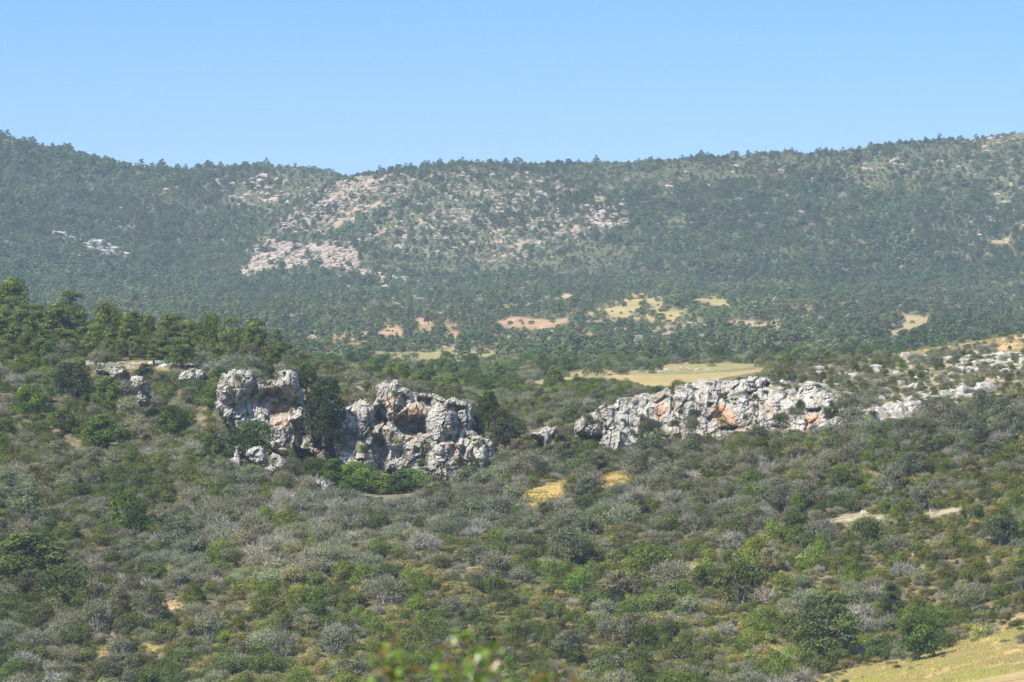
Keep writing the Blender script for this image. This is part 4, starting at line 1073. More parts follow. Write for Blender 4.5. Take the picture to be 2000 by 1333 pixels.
# ------------------------------------------------------------------ hand placed plants: column, base row, width, height (photo pixels), prototype, tint factor, label
def T(sp, f=1.0, c=None):
    b = np.array(c) * 1.22 if c is not None else np.array(BASE_TINT[sp]); return b * f
BRIGHT = (0.105, 0.185, 0.022)
HERO = [
 (963, 1132, 72, 60, 'grey_shrub_b', T('grey', 1.15), 'round grey bush standing out above the yellow scrub left of centre', None),
 (655, 1288, 88, 72, 'grey_shrub_a', T('grey', 1.0), 'large grey rounded bush at the bottom, left of the blurred leaves', None),
 (555, 1290, 74, 62, 'grey_shrub_c', T('grey', 1.05), 'grey bush with visible stems, left of the large rounded one at the bottom', None),
 (412, 1262, 66, 62, 'grey_shrub_b', T('grey', 1.1), 'silvery grey bush at lower left, right of the small clearing', None),
 (232, 1290, 56, 50, 'grey_shrub_a', T('grey', 0.95), 'grey green bush between the two small lower left clearings', None),
 (188, 1236, 62, 72, 'grey_shrub_b', T('grey', 1.1), 'tall grey bush uphill of the lower left clearings', None),
 (747, 1182, 84, 62, 'grey_shrub_c', T('grey', 1.1), 'wide grey bush above the leftmost blurred leaves', None),
 (880, 1215, 50, 55, 'grey_shrub_b', T('grey', 0.9), 'dusky grey bush above the middle blurred leaves', None),
 (1020, 1150, 56, 45, 'grey_shrub_a', T('grey', 1.1), 'grey bush downhill to the right of the round grey bush', None),
 (1252, 1272, 48, 48, 'juniper_shrub_a', T('juniper', 0.85), 'neat dark green round bush near the bottom right of centre', None),
 (1278, 1140, 100, 68, 'juniper_shrub_b', T('juniper', 1.0), 'broad green mound just left of the small sandy gap', None),
 (1368, 1158, 56, 52, 'green_shrub_b', T('green', 1.0), 'green bush just right of the small sandy gap', None),
 (1445, 1182, 110, 88, 'green_shrub_a', T('green', 0.85), 'big dark green bush mass further right of the sandy gap', None),
 (1700, 1062, 66, 54, 'green_shrub_a', T('green', 0.9), 'dark round bush hiding part of the pale rocky ledge', None),
 (1800, 1000, 58, 56, 'grey_shrub_b', T('grey', 0.95), 'grey bush between the two stretches of pale rocky ledge', None),
 (1740, 962, 62, 62, 'grey_shrub_a', T('grey', 0.85), 'dusky rounded bush uphill of the pale rocky ledge', None),
 (1664, 915, 56, 48, 'grey_shrub_b', T('grey', 0.72), 'dark grey dome bush below the right end of the long cliff', None),
 (1870, 842, 62, 54, 'grey_shrub_c', T('grey', 0.75), 'dark grey bush on the right slope left of a tan bare patch', None),
 (1655, 820, 68, 56, 'grey_shrub_a', T('grey', 0.62), 'dark domed bush in the rocks at the right end of the long cliff', 878),
 (1268, 938, 70, 60, 'olive_tree_a', T('olive', 0.85), 'olive tree with dark forked trunks right of the yellow clearing', None),
 (1605, 1308, 165, 150, 'pine_tree_c', T('pine', 0.95), 'big spreading pine with bare lower limbs near the meadow edge', None),
 (1795, 1292, 100, 92, 'green_tree_a', T('broadleaf', 1.15), 'tree casting a shadow on the edge of the dry meadow', None),
 (1740, 1215, 50, 78, 'pine_tree_d', T('pine', 0.75), 'slim dark young pine uphill of the meadow tree', None),
 (1902, 1200, 50, 45, 'grey_shrub_b', T('green', 1.1), 'blue green domed bush above the meadow', None),
 (60, 822, 80, 66, 'green_tree_a', T('', 1, (0.09, 0.135, 0.022)), 'brightest rounded green tree at the far left of the left slope', None),
 (125, 848, 55, 48, 'green_tree_b', T('broadleaf', 1.0), 'smaller green tree touching the bright one at far left', None),
 (192, 885, 90, 72, 'green_tree_b', T('', 1, (0.085, 0.125, 0.022)), 'double topped bright green tree on the left slope', None),
 (252, 1055, 92, 92, 'green_tree_a', T('', 1, (0.07, 0.11, 0.022)), 'dense green tree with a deep shadow midway up the left slope', None),
 (60, 1140, 170, 100, 'green_tree_b', T('', 1, (0.09, 0.115, 0.03)), 'wide spreading olive green tree at the left edge', None),
 (130, 1180, 120, 80, 'green_tree_a', T('', 1, (0.085, 0.105, 0.03)), 'olive green tree right of the wide one at the left edge', None),
 (632, 860, 88, 124, 'green_tree_b', T('', 1, (0.038, 0.052, 0.022)), 'tall very dark evergreen in the cleft of the left cliff', 849),
 (598, 765, 56, 44, 'green_tree_a', T('', 1, (0.04, 0.055, 0.02)), 'dark evergreen crown above the cleft of the left cliff', 858),
 (487, 872, 112, 86, 'green_tree_a', T('', 1, (0.055, 0.085, 0.03)), 'large dense green tree against the foot of the left cliff', 838),
 (418, 872, 56, 60, 'green_tree_b', T('broadleaf', 0.95), 'pale green tree left of the large one under the left cliff', 838),
 (702, 988, 78, 60, 'green_tree_a', T('', 1, (0.115, 0.19, 0.028)), 'brightest yellow green gully tree, leftmost of the bright clump', 832),
 (655, 970, 66, 56, 'green_tree_b', T('', 1, (0.06, 0.11, 0.02)), 'darker green gully tree left of the bright clump', 834),
 (748, 975, 60, 40, 'green_tree_b', T('', 1, (0.15, 0.195, 0.03)), 'yellow green gully tree in the middle of the bright clump', 833),
 (806, 964, 74, 44, 'olive_tree_b', T('', 1, (0.11, 0.21, 0.045)), 'vivid green gully tree at the right of the bright clump', 838),
 (778, 996, 70, 46, 'green_tree_b', T('', 1, (0.055, 0.088, 0.028)), 'deep green gully tree below the vivid one', 832),
 (615, 945, 60, 42, 'green_tree_a', T('', 1, (0.055, 0.09, 0.022)), 'green gully tree under the orange pillar', 840),
 (690, 1015, 70, 44, 'green_tree_b', T('', 1, (0.07, 0.125, 0.022)), 'low green gully tree in front of the bright clump', 822),
 (280, 735, 48, 52, 'green_tree_b', T('', 1, (0.05, 0.065, 0.028)), 'dark bushy tree behind the rock pillar, beside the tan clearing', 905),
 (186, 712, 34, 42, 'grey_shrub_b', T('grey', 1.25), 'conical silvery shrub left of the tan clearing on the crest', 935),
 (135, 790, 90, 80, 'green_tree_a', T('', 1, (0.045, 0.058, 0.026)), 'dark blue green tree on the upper left slope', None),
 (1893, 648, 10, 52, 'cypress_tree_a', T('cypress', 1.0), 'single narrow dark cypress below the right mountain', 2450),
 (1512, 712, 52, 30, 'green_tree_a', T('', 1, (0.035, 0.055, 0.022)), 'dark tree with a round shadow at the right end of the straw field', 1690),
 (1165, 740, 46, 18, 'green_shrub_c', T('green', 0.7), 'dark flat topped bush on the left half of the straw field', 1480),
 (1215, 730, 34, 12, 'green_shrub_c', T('green', 0.7), 'dark low bush right of the flat topped one in the straw field', 1500),
 (955, 830, 50, 66, 'green_tree_b', T('broadleaf', 0.6), 'dark tree in the gap right of the left cliff', 870),
 (930, 862, 40, 50, 'green_tree_a', T('broadleaf', 0.65), 'dark tree hugging the right side of the left cliff', 868),
 (985, 880, 66, 80, 'green_tree_a', T('', 1, (0.05, 0.06, 0.028)), 'brown green tree at the mouth of the gap between the cliffs', 862),
 (1265, 855, 56, 36, 'green_shrub_a', T('green', 0.75), 'dark bush on the long cliff below its left orange scar', 874),
 (1352, 862, 36, 56, 'grey_shrub_b', T('grey', 0.8), 'upright grey bush in the middle recess of the long cliff', 874),
 (1437, 800, 24, 42, 'green_shrub_b', T('green', 1.1), 'green bush climbing a crack of the long cliff', 884),
 (1462, 798, 24, 22, 'green_shrub_a', T('', 1, (0.06, 0.11, 0.03)), 'small bright bush right of the crack of the long cliff', 885),
 (1313, 800, 12, 50, 'juniper_shrub_a', T('juniper', 0.8), 'slim dark bush in the vertical crack of the long cliff', 883),
 (1563, 812, 24, 34, 'green_shrub_b', T('green', 0.7), 'dark bush in the rocks near the right end of the long cliff', 874),
 (1528, 836, 44, 32, 'green_shrub_a', T('green', 0.7), 'dark bush at the base near the right end of the long cliff', 868),
 (1618, 818, 26, 26, 'green_shrub_b', T('green', 0.7), 'small dark bush under an overhang at the right end of the long cliff', 870),
]
HERO_XY = []
def hero_plants():
    for px, py, w, h, key, tint, label, d in HERO:
        if d is None: d = ground_d(px, py)
        P = PROTO[key]
        x = (px - 1000) / F * d
        if label and ('cliff' in label or 'cleft' in label or 'cypress' in label) and d > 845:
            x, _, z = at(px, py, d)
            z = min(float(z), 1e9)
        else:
            z = float(height(x, d))
        m = d / F
        sw = w * m / P['w']; sh = h * m / P['h']
        put_plant(key, x, d, z, sw, random.uniform(0, 6.28), tint, label, squash=sh / sw)
        HERO_XY.append((px, py, w, h, d))
hero_plants()

# pines of the wooded crest at left, in the order they stand
CREST = [(-40, 640, 100, 104), (22, 636, 100, 98), (75, 652, 66, 62), (-10, 690, 90, 80), (48, 688, 84, 88), (108, 682, 92, 98), (150, 676, 60, 72), (212, 690, 86, 104), (182, 700, 60, 70), (255, 700, 62, 92), (288, 694, 50, 84),
         (330, 704, 74, 98), (372, 702, 56, 80), (408, 706, 66, 98), (448, 706, 64, 92), (486, 708, 54, 84), (505, 712, 40, 62), (300, 716, 44, 46), (140, 700, 50, 60), (60, 706, 60, 60), (20, 712, 60, 62)]
for i, (px, py, w, h) in enumerate(CREST):
    w *= 0.84; h *= 0.95
    d = ground_d(px, py, 900, 1030)
    key = ['pine_tree_a', 'green_tree_a', 'pine_tree_c', 'pine_tree_b', 'green_tree_b', 'pine_tree_d'][i % 6]
    P = PROTO[key]; m = d / F; x = (px - 1000) / F * d
    g = random.uniform(0.85, 1.2)
    put_plant(key, x, d, float(height(x, d)), w * m / P['w'], i * 1.7, (0.11 * g, 0.145 * g, 0.036 * g), None, squash=(h / P['h']) / (w / P['w']))
    HERO_XY.append((px, py, w * 0.6, h, d))

# ------------------------------------------------------------------ scattering
def blocked(px, py, hp, d):
    """plants that would stand in or hide a clearing"""
    b = np.zeros(px.shape, bool)
    for poly, colr, d0, d1, clr in FIELDS:
        xs = [p[0] for p in poly]; ys = [p[1] for p in poly]
        sel = (px > min(xs) - 10) & (px < max(xs) + 10) & (py > min(ys) - 5) & (py - hp < max(ys) + 5) & (d < d1 + 10)
        if not sel.any(): continue
        i = np.nonzero(sel)[0]
        hit = np.zeros(len(i), bool)
        for t in (0.0, 0.3, 0.6, 0.85):
            hit |= in_poly(px[i], py[i] - hp[i] * t, poly)
        hit &= RNG.random(len(i)) < clr * 0.965
        b[i] |= hit
    # keep the main faces of the cliffs in the open
    for poly, dc in ((LEFT_UP, 850), (MID, 850), (RIGHT, 868)):
        xs = [p[0] for p in poly]; ys = [p[1] for p in poly]
        sel = (px > min(xs)) & (px < max(xs)) & (d < dc + 12) & (d > 700)
        i = np.nonzero(sel)[0]
        if not len(i): continue
        hit = np.zeros(len(i), bool)
        for t in (0.0, 0.55, 0.85):
            hit |= sdist(px[i], py[i] - hp[i] * t, poly) > 15
        b[i] |= hit
    for name_ in ROCKGUARD:
        xs = [p[0] for p in name_]; ys = [p[1] for p in name_]
        sel = (px > min(xs)) & (px < max(xs)) & (d < 905) & (d > 700) & (py - hp * 0.85 < max(ys)) & (py > min(ys))
        i = np.nonzero(sel)[0]
        b[i] |= in_poly(px[i], py[i] - hp[i] * 0.7, name_) | in_poly(px[i], py[i] - hp[i] * 0.35, name_)
    return b
ROCKGUARD = [[(1690,795),(1800,792),(1780,822),(1700,830)], zc([(835,650),(850,618),(885,605),(945,625),(965,655),(960,720),(950,790),(905,795),(890,720),(870,690)], *D_),
             zc([(1165,640),(1180,590),(1250,562),(1330,580),(1340,620),(1310,670),(1250,650),(1200,675)], *D_),
             zc([(600,572),(690,565),(820,568),(820,585),(770,620),(740,660),(700,600),(620,584)], *D_),
             zc([(255,700),(280,660),(350,642),(390,660),(480,690),(540,740),(535,780),(440,845),(330,760),(290,740)], *A_),
             zc([(142,740),(180,722),(195,650),(225,640),(230,700),(250,760),(210,800),(160,800)], *A_),
             zc([(520,1010),(545,955),(595,948),(600,1030),(560,1032)], *A_), zc([(710,870),(750,847),(790,870),(812,910),(800,940),(765,935),(740,895)], *A_),
             zc([(245,612),(330,592),(400,572),(435,568),(420,620),(400,650),(385,725),(350,722),(335,680),(300,655)], *B_)]

def jitter_grid(d0, d1, sx, sy, margin=60):
    P = []
    y = d0
    rows = np.arange(d0, d1, sy)
    for y in rows:
        half = (1000 + margin) * y / F
        x = np.arange(-half, half, sx)
        P.append(np.stack([x + RNG.uniform(-.5, .5, len(x)) * sx, y + RNG.uniform(-.5, .5, len(x)) * sy], 1))
    return np.concatenate(P)

ALL = []   # arrays: x, y, z, proto index, scale, squash, rz, tint(3), px, py, height px
KEYS = sorted(PROTO)
KI = {k: i for i, k in enumerate(KEYS)}
def add_batch(xy, keys, s, sq, tint, guard=True):
    x, y = xy[:, 0], xy[:, 1]
    z = height(x, y)
    px, py = proj(x, y, z)
    hgt = np.array([PROTO[KEYS[k]]['h'] for k in range(len(KEYS))])[keys] * s * sq
    hp = hgt * F / y
    keep = RNG.random(len(x)) > openings(x, y, px, py) * 0.93
    keep &= (py - hp) < horizon_row(px, y) + 3            # something of it can be seen
    if guard: keep &= ~blocked(px, py, hp, y)
    for hx, hy, hw, hh, hd in HERO_XY:
        keep &= ~((np.abs(px - hx) < hw * 0.42) & (np.abs(y - hd) < hw * hd / F * 0.42))
        keep &= ~((np.abs(px - hx) < hw * 0.40) & (y < hd) & (y > hd - 12) & (py - hp < hy - hh * 0.3) & (hd < 1060))
        if 640 < hx < 820 and 960 < hy < 1000: keep &= ~((np.abs(px - hx) < hw * 0.5) & (y < hd) & (y > hd - 25) & (py - hp < hy - hh * 0.35))
    ALL.append(dict(x=x[keep], y=y[keep], z=z[keep], k=keys[keep], s=s[keep], sq=sq[keep], t=tint[keep], px=px[keep], py=py[keep], hp=hp[keep]))

VAR = {}
for k_ in KEYS: VAR.setdefault(PROTO[k_]['species'], []).append(KI[k_])
def choose(xy, mix, smin, smax, tn=0.16, seed=0, power=1.6):
    """mix: dict species -> weight array or number"""
    n = len(xy)
    sp = list(mix)
    W = np.stack([np.broadcast_to(np.asarray(mix[s], float), (n,)) for s in sp], 1)
    W = np.maximum(W, 1e-4); W = W / W.sum(1, keepdims=True)
    u = RNG.random(n)[:, None]
    ch = (u > np.cumsum(W, 1)).sum(1).clip(0, len(sp) - 1)
    keys = np.array([RNG.choice(VAR[sp[c]]) for c in ch])
    s = smin + (smax - smin) * RNG.random(n) ** power
    sq = RNG.uniform(0.75, 1.15, n)
    base = np.array([BASE_TINT[q] for q in sp])[ch]
    g = RNG.uniform(1 - tn * 1.6, 1 + tn * 1.6, n)[:, None]
    hue = RNG.normal(size=(n, 3)) * tn * 0.32 + 1
    w1 = np.interp(xy[:, 1], [600, 1100, 2000, 4000], [9, 14, 30, 40])
    pt = fbm(xy[:, 0] / w1, xy[:, 1] / w1, oct=3, seed=97)[:, None]; pw = fbm(xy[:, 0] / w1 + 50, xy[:, 1] / w1, oct=2, seed=98)[:, None]
    base = base * (1 + 0.38 * pt) * (1 + 0.2 * pw * np.array([[1.0, 0.4, -0.15]]))
    s = s * (1 + 0.25 * pt[:, 0])
    return keys, s, sq, np.clip(base * g * hue, 0.01, 0.6), np.array(sp)[ch]

def prj(xy):
    return proj(xy[:, 0], xy[:, 1], height(xy[:, 0], xy[:, 1]))

# --- the near slope, up to the foot of the cliffs
xy = jitter_grid(640, 860, 1.95, 2.1, 380)
px, py = prj(xy)
n1 = fbm(xy[:, 0] / 14, xy[:, 1] / 14, oct=3, seed=51); n2 = fbm(xy[:, 0] / 9, xy[:, 1] / 9, oct=3, seed=53)
warm = sstep(1010, 1130, py + 40 * n1) * sstep(200, 500, px + 60 * n2)
warm = np.maximum(warm, sstep(1500, 1750, px + 60 * n1) * sstep(880, 960, py))
greyz = np.exp(-((px - 560) / 330) ** 2 - ((py - 1060 + (px - 560) * 0.12) / 70) ** 2) * 1.6 + 0.5 * np.exp(-((px - 1300) / 350) ** 2 - ((py - 990) / 70) ** 2)
leftg = (1 - sstep(250, 500, px)) 
mix = {'grey': 0.27 + 1.3 * greyz + 0.3 * n1 - 0.14 * warm, 'bare': 0.02 + 0.45 * greyz + 0.12 * np.maximum(n2, 0), 'green': 0.30 + 0.35 * leftg - 0.3 * n1 + 0.12 * warm, 'broom': 0.05 + 0.95 * warm + 0.25 * n2, 'juniper': 0.10 + 0.34 * warm - 0.15 * n2, 'olive': 0.03 + 0.05 * (1 - warm)}
keys, s, sq, tint, sp_ = choose(xy, mix, 0.34, 1.18, 0.17, power=1.7)
tint = tint * (1.0 + 0.18 * warm[:, None] * np.array([[1.15, 1.0, 0.6]]))
add_batch(xy, keys, s, sq, tint)
# --- low filling growth between them
xy = jitter_grid(640, 860, 1.5, 1.8, 380)
px, py = prj(xy)
warm = sstep(1010, 1130, py) * sstep(200, 500, px)
keys, s, sq, tint, sp_ = choose(xy, {'broom': 0.35 + 0.8 * warm, 'green': 0.45, 'bare': 0.10, 'grey': 0.22}, 0.24, 0.6, 0.2)
add_batch(xy, keys, s, sq, tint)

# --- slopes beside and above the cliffs
xy = jitter_grid(860, 1060, 2.1, 2.3, 340)
px, py = prj(xy)
n1 = fbm(xy[:, 0] / 16, xy[:, 1] / 16, oct=3, seed=61)
left = 1 - sstep(450, 620, px)
right = sstep(1450, 1600, px)
mix = {'grey': 0.30 + 0.3 * n1 + 0.15 * right, 'bare': 0.05 + 0.12 * right + 0.1 * n1, 'green': 0.45 + 0.1 * left, 'broom': 0.10 + 0.12 * right - 0.2 * n1, 'juniper': 0.12, 'broadleaf': 0.05 * left, 'olive': 0.05}
keys, s, sq, tint, sp_ = choose(xy, mix, 0.3, 1.0, 0.17)
s = s * np.where((px > 1450) & (py < 800), 0.58, 1.0)
s = s * np.where((px > 600) & (px < 1100) & (xy[:, 1] > 900), 0.75, 1.0)
add_batch(xy, keys, s, sq, tint)
# crest undergrowth and further pines on the left
xy = jitter_grid(930, 1030, 5.0, 5.0, 340)
px, py = prj(xy); sel = px < 540; xy = xy[sel]
keys, s, sq, tint, sp_ = choose(xy, {'pine': 0.55, 'broadleaf': 0.45}, 0.4, 0.85, 0.14)
add_batch(xy, keys, s, sq, tint)

# --- the valley behind, up to the straw field
xy = jitter_grid(1060, 1760, 3.1, 3.6, 240)
n1 = fbm(xy[:, 0] / 30, xy[:, 1] / 40, oct=3, seed=71)
keys, s, sq, tint, sp_ = choose(xy, {'green': 0.62, 'grey': 0.22 + 0.25 * n1, 'broadleaf': 0.05 + 0.1 * np.maximum(n1, 0), 'broom': 0.16, 'juniper': 0.1}, 0.42, 1.0, 0.2)
add_batch(xy, keys, s, sq, np.clip(tint * 1.12, 0, .5))
# --- farther valley, terraces
xy = jitter_grid(1760, 3320, 4.2, 6.0, 160)
px, py = prj(xy)
n1 = fbm(xy[:, 0] / 60, xy[:, 1] / 100, oct=3, seed=73)
keys, s, sq, tint, sp_ = choose(xy, {'farshrub': 0.6, 'fargrey': 0.10 + 0.12 * n1, 'farpine': 0.26 + 0.35 * n1}, 0.42, 1.05, 0.2)
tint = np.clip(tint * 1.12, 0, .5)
s = s * np.where((xy[:, 1] > 2950), 1.1, 1.0)
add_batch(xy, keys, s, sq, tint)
# --- the mountain
xy = jitter_grid(3320, 4010, 2.9, 3.4, 120)
px, py = prj(xy)
n1 = fbm(xy[:, 0] / 45, xy[:, 1] / 60, oct=3, seed=75)
rd, ra, rb = rock_density(px, py, xy[:, 0], xy[:, 1])
forest = np.clip(0.35 + 0.5 * sstep(1150, 1400, px) * sstep(330, 420, py) + 0.5 * (1 - sstep(350, 520, px)) + 0.4 * sstep(520, 580, py) + 0.5 * n1, 0.08, 1)
crest = (np.abs(xy[:, 1] - 3720) < 25) | (np.abs(xy[:, 1] - 3990) < 25)
mix = {'farpine': forest * 0.8, 'farshrub': 0.75 - 0.3 * forest, 'fargrey': 0.05 + 0.28 * rd + 0.12 * sstep(1250, 1400, px) * (1 - sstep(330, 390, py))}
keys, s, sq, tint, sp_ = choose(xy, mix, 0.36, 1.0, 0.2)
s = s * (0.75 + 0.5 * forest)
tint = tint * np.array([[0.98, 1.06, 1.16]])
cl_ = fbm(xy[:, 0] / 11, xy[:, 1] / 13, oct=3, seed=77)
s = s * (1 + 0.55 * cl_)
big = (px < 330) & (py < 345); s[big] *= 1.2
hill = (np.abs(xy[:, 1] - 3720) < 12) | (np.abs(xy[:, 1] - 3990) < 12); s[hill] *= RNG.uniform(0.5, 1.05, hill.sum())
thin = 0.02 * sstep(560, 700, px) * (1 - sstep(1200, 1500, px)) * (1 - sstep(500, 560, py)) + 0.12
keep = RNG.random(len(xy)) > thin + np.clip((rd * 0.62 + 0.6 * rb + 0.2 * ra - 0.38) * 2.2, 0, 0.55)
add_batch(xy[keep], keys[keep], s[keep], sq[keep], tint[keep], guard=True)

_px, _py, _dd2, _ss = [], [], [], []
for nm_, outl, gx_, gy_, Dp_, gr_ in SURF:
    if nm_ not in ('limestone_cliff', 'recessed_cliff'): continue
    n_ = int((gx_[-1] - gx_[0]) * (gy_[-1] - gy_[0]) / 260)
    cx_ = RNG.uniform(gx_[0], gx_[-1], n_); cy_ = RNG.uniform(gy_[0], gy_[-1], n_)
    ins = sdist(cx_, cy_, outl)
    ii_ = ((cy_ - gy_[0]) / 1.15).astype(int).clip(3, len(gy_) - 1); jj_ = ((cx_ - gx_[0]) / 1.15).astype(int).clip(0, len(gx_) - 1)
    g_ = gr_[ii_, jj_]
    ledge = Dp_[ii_ - 3, jj_] - Dp_[ii_, jj_]
    low = sstep(0.0, 1.0, (cy_ - gy_[0]) / (gy_[-1] - gy_[0]))
    ok_ = (ins > 3) & (RNG.random(n_) < 0.10 + 0.55 * g_ + 0.5 * np.clip(ledge, 0, 1) + 0.12 * low)
    _px.append(cx_[ok_]); _py.append(cy_[ok_]); _dd2.append(Dp_[ii_, jj_][ok_]); _ss.append(RNG.uniform(0.12, 0.42, ok_.sum()) * (0.8 + 0.5 * g_[ok_]))
_px, _py, _dd2, _ss = [np.concatenate(q) for q in (_px, _py, _dd2, _ss)]
gX, gY, gZ = at(_px, _py, _dd2)
kk, _, sq_c, tt_c, _ = choose(np.stack([gX, gY], 1), {'green': 0.5, 'grey': 0.3, 'broom': 0.2, 'juniper': 0.15}, 0.2, 0.4)
ALL.append(dict(x=gX, y=gY, z=gZ - 0.15, k=kk, s=_ss, sq=sq_c, t=tt_c * 0.95, px=_px, py=_py, hp=_ss * 2.2 * F / gY))
# small stuff straggling over the meadow's edge
xy = np.stack([RNG.uniform(20, 75, 5000), RNG.uniform(600, 720, 5000)], 1)
px, py = prj(xy); sdm = sdist(px, py, MEADOW)
sel = (sdm > -6) & (sdm < 26) & (RNG.random(5000) < np.exp(-np.maximum(sdm, 0) / 7.0) * 0.6)
xy = xy[sel]
keys, s, sq, tint, sp_ = choose(xy, {'broom': 0.4, 'green': 0.3, 'bare': 0.3, 'grey': 0.1}, 0.08, 0.34, 0.2)
add_batch(xy, keys, s, sq, tint, guard=False)
A = {k: np.concatenate([a[k] for a in ALL]) for k in ALL[0]}
N_ALL = len(A['x'])
A['rz'] = RNG.uniform(0, 6.28, N_ALL)
A['top'] = A['py'] - A['hp']
vis_h = np.minimum(A['py'], horizon_row(A['px'], A['y']) ) - A['top']
inview = (A['px'] > -5) & (A['px'] < 2005) & (A['top'] < 1330) & (A['py'] > 0)
spn = np.array([PROTO[k]['species'] for k in KEYS])[A['k']]
wid = np.array([PROTO[k]['w'] for k in KEYS])[A['k']] * A['s'] * F / A['y']
area = np.where(inview, np.clip(vis_h, 0, A['hp']) * wid, 0)
treeish = np.isin(spn, ['pine', 'broadleaf', 'olive', 'farpine', 'cypress'])
single = np.zeros(N_ALL, bool)
for grp, nmax in ((treeish, 300 - len([h for h in HERO if 'tree' in h[4]]) - len(CREST)), (~treeish, 300 - len([h for h in HERO if 'shrub' in h[4]]))):
    ii = np.nonzero(grp)[0]
    ii = ii[np.argsort(-area[ii])][:nmax]
    single[ii] = True
for i in np.nonzero(single)[0]:
    key = KEYS[A['k'][i]]
    put_plant(key, float(A['x'][i]), float(A['y'][i]), float(A['z'][i]), float(A['s'][i]), float(A['rz'][i]), A['t'][i], None,
              parts=A['y'][i] < 1100, squash=float(A['sq'][i]), pxy=(A['px'][i], A['py'][i]))

# one object for all that nobody could count
def node_scatter(name, sel, datas, A, label, cat_):
    coll = bpy.data.collections.new(name + '_kinds')
    obs = {}
    for k in sorted(datas):
        o = bpy.data.objects.new(k + '_kind', datas[k]); coll.objects.link(o)
    order = sorted(datas)
    me = bpy.data.meshes.new(name)
    ii = np.nonzero(sel)[0]
    me.vertices.add(len(ii))
    me.vertices.foreach_set('co', np.stack([A['x'][ii], A['y'][ii], A['z'][ii]], -1).astype(np.float32).ravel())
    def fa(nm, typ, arr, fld):
        a = me.attributes.new(nm, typ, 'POINT'); a.data.foreach_set(fld, arr.ravel())
    fa('pick', 'INT', A['k'][ii].astype(np.int32), 'value')
    fa('size', 'FLOAT_VECTOR', np.stack([A['s'][ii] * A.get('sx', np.ones(len(A['s'])))[ii], A['s'][ii], A['s'][ii] * A['sq'][ii]], -1).astype(np.float32), 'vector')
    rot = np.zeros((len(ii), 3), np.float32); rot[:, 2] = A['rz'][ii]
    fa('turn', 'FLOAT_VECTOR', rot, 'vector')
    fa('tint', 'FLOAT_COLOR', np.concatenate([A['t'][ii], np.ones((len(ii), 1))], 1).astype(np.float32), 'color')
    me.update()
    o = link(name, me)
    ng = bpy.data.node_groups.new(name + '_nodes', 'GeometryNodeTree')
    ng.interface.new_socket('Geometry', in_out='INPUT', socket_type='NodeSocketGeometry')
    ng.interface.new_socket('Geometry', in_out='OUTPUT', socket_type='NodeSocketGeometry')
    gi = ng.nodes.new('NodeGroupInput'); go = ng.nodes.new('NodeGroupOutput')
    ip = ng.nodes.new('GeometryNodeInstanceOnPoints')
    ci = ng.nodes.new('GeometryNodeCollectionInfo')
    ci.inputs['Collection'].default_value = coll
    ci.inputs['Separate Children'].default_value = True
    ci.inputs['Reset Children'].default_value = True
    ng.links.new(gi.outputs[0], ip.inputs['Points'])
    ng.links.new(ci.outputs[0], ip.inputs['Instance'])
    ip.inputs['Pick Instance'].default_value = True
    for nm, typ, sock in (('pick', 'INT', 'Instance Index'), ('size', 'FLOAT_VECTOR', 'Scale'), ('turn', 'FLOAT_VECTOR', 'Rotation')):
        na = ng.nodes.new('GeometryNodeInputNamedAttribute'); na.data_type = typ; na.inputs['Name'].default_value = nm
        out = [q for q in na.outputs if q.enabled and q.name == 'Attribute'][0]
        if sock == 'Rotation':
            er = ng.nodes.new('FunctionNodeEulerToRotation'); ng.links.new(out, er.inputs[0]); out = er.outputs[0]
        ng.links.new(out, ip.inputs[sock])
    ng.links.new(ip.outputs[0], go.inputs[0])
    md = o.modifiers.new('scatter', 'NODES'); md.node_group = ng
    return tag(o, label, cat_, None, 'stuff')

node_scatter('scrub', (~single) & (~treeish), {k: PROTO[k]['joined'] for k in KEYS}, A, 'dense mixed scrub of grey, green and yellowish bushes covering the slopes', 'scrub')
node_scatter('woodland', (~single) & treeish, {k: PROTO[k]['joined'] for k in KEYS}, A, 'pine and oak woodland reading as one mass over valley and mountain', 'woodland')

# ------------------------------------------------------------------ dry grass of the meadow and clearings
def grass_mesh(nm, seed):
    rng = np.random.default_rng(seed)
    V, Q = [], []
    for i in range(46):
        a = rng.uniform(0, 6.28); q = rng.uniform(0, 0.32); h = rng.uniform(0.10, 0.30); w = 0.03
        b = np.array([math.cos(a) * q, math.sin(a) * q, -0.03]); sd_ = rng.normal(size=3); sd_[2] = 0; sd_ /= np.linalg.norm(sd_)
        t = b + np.array([rng.normal() * 0.08, rng.normal() * 0.08, h]); k = len(V)
        V += [b - sd_ * w, b + sd_ * w, t + sd_ * w * .3, t - sd_ * w * .3]; Q.append([k, k + 1, k + 2, k + 3])
    v = rng.uniform(0.7, 1.3, len(Q)); c = np.stack([v, v, v, np.ones_like(v)], -1)
    return mesh_from(nm, V, Q, [M_LEAF], {'v': ('FLOAT_COLOR', 'FACE', c), 'hue': ('FLOAT', 'FACE', rng.random(len(Q)) * .5)})
GR = {f'grass_tuft_{c}': grass_mesh(f'grass_tuft_{c}', 400 + i) for i, c in enumerate('abc')}
_g = []
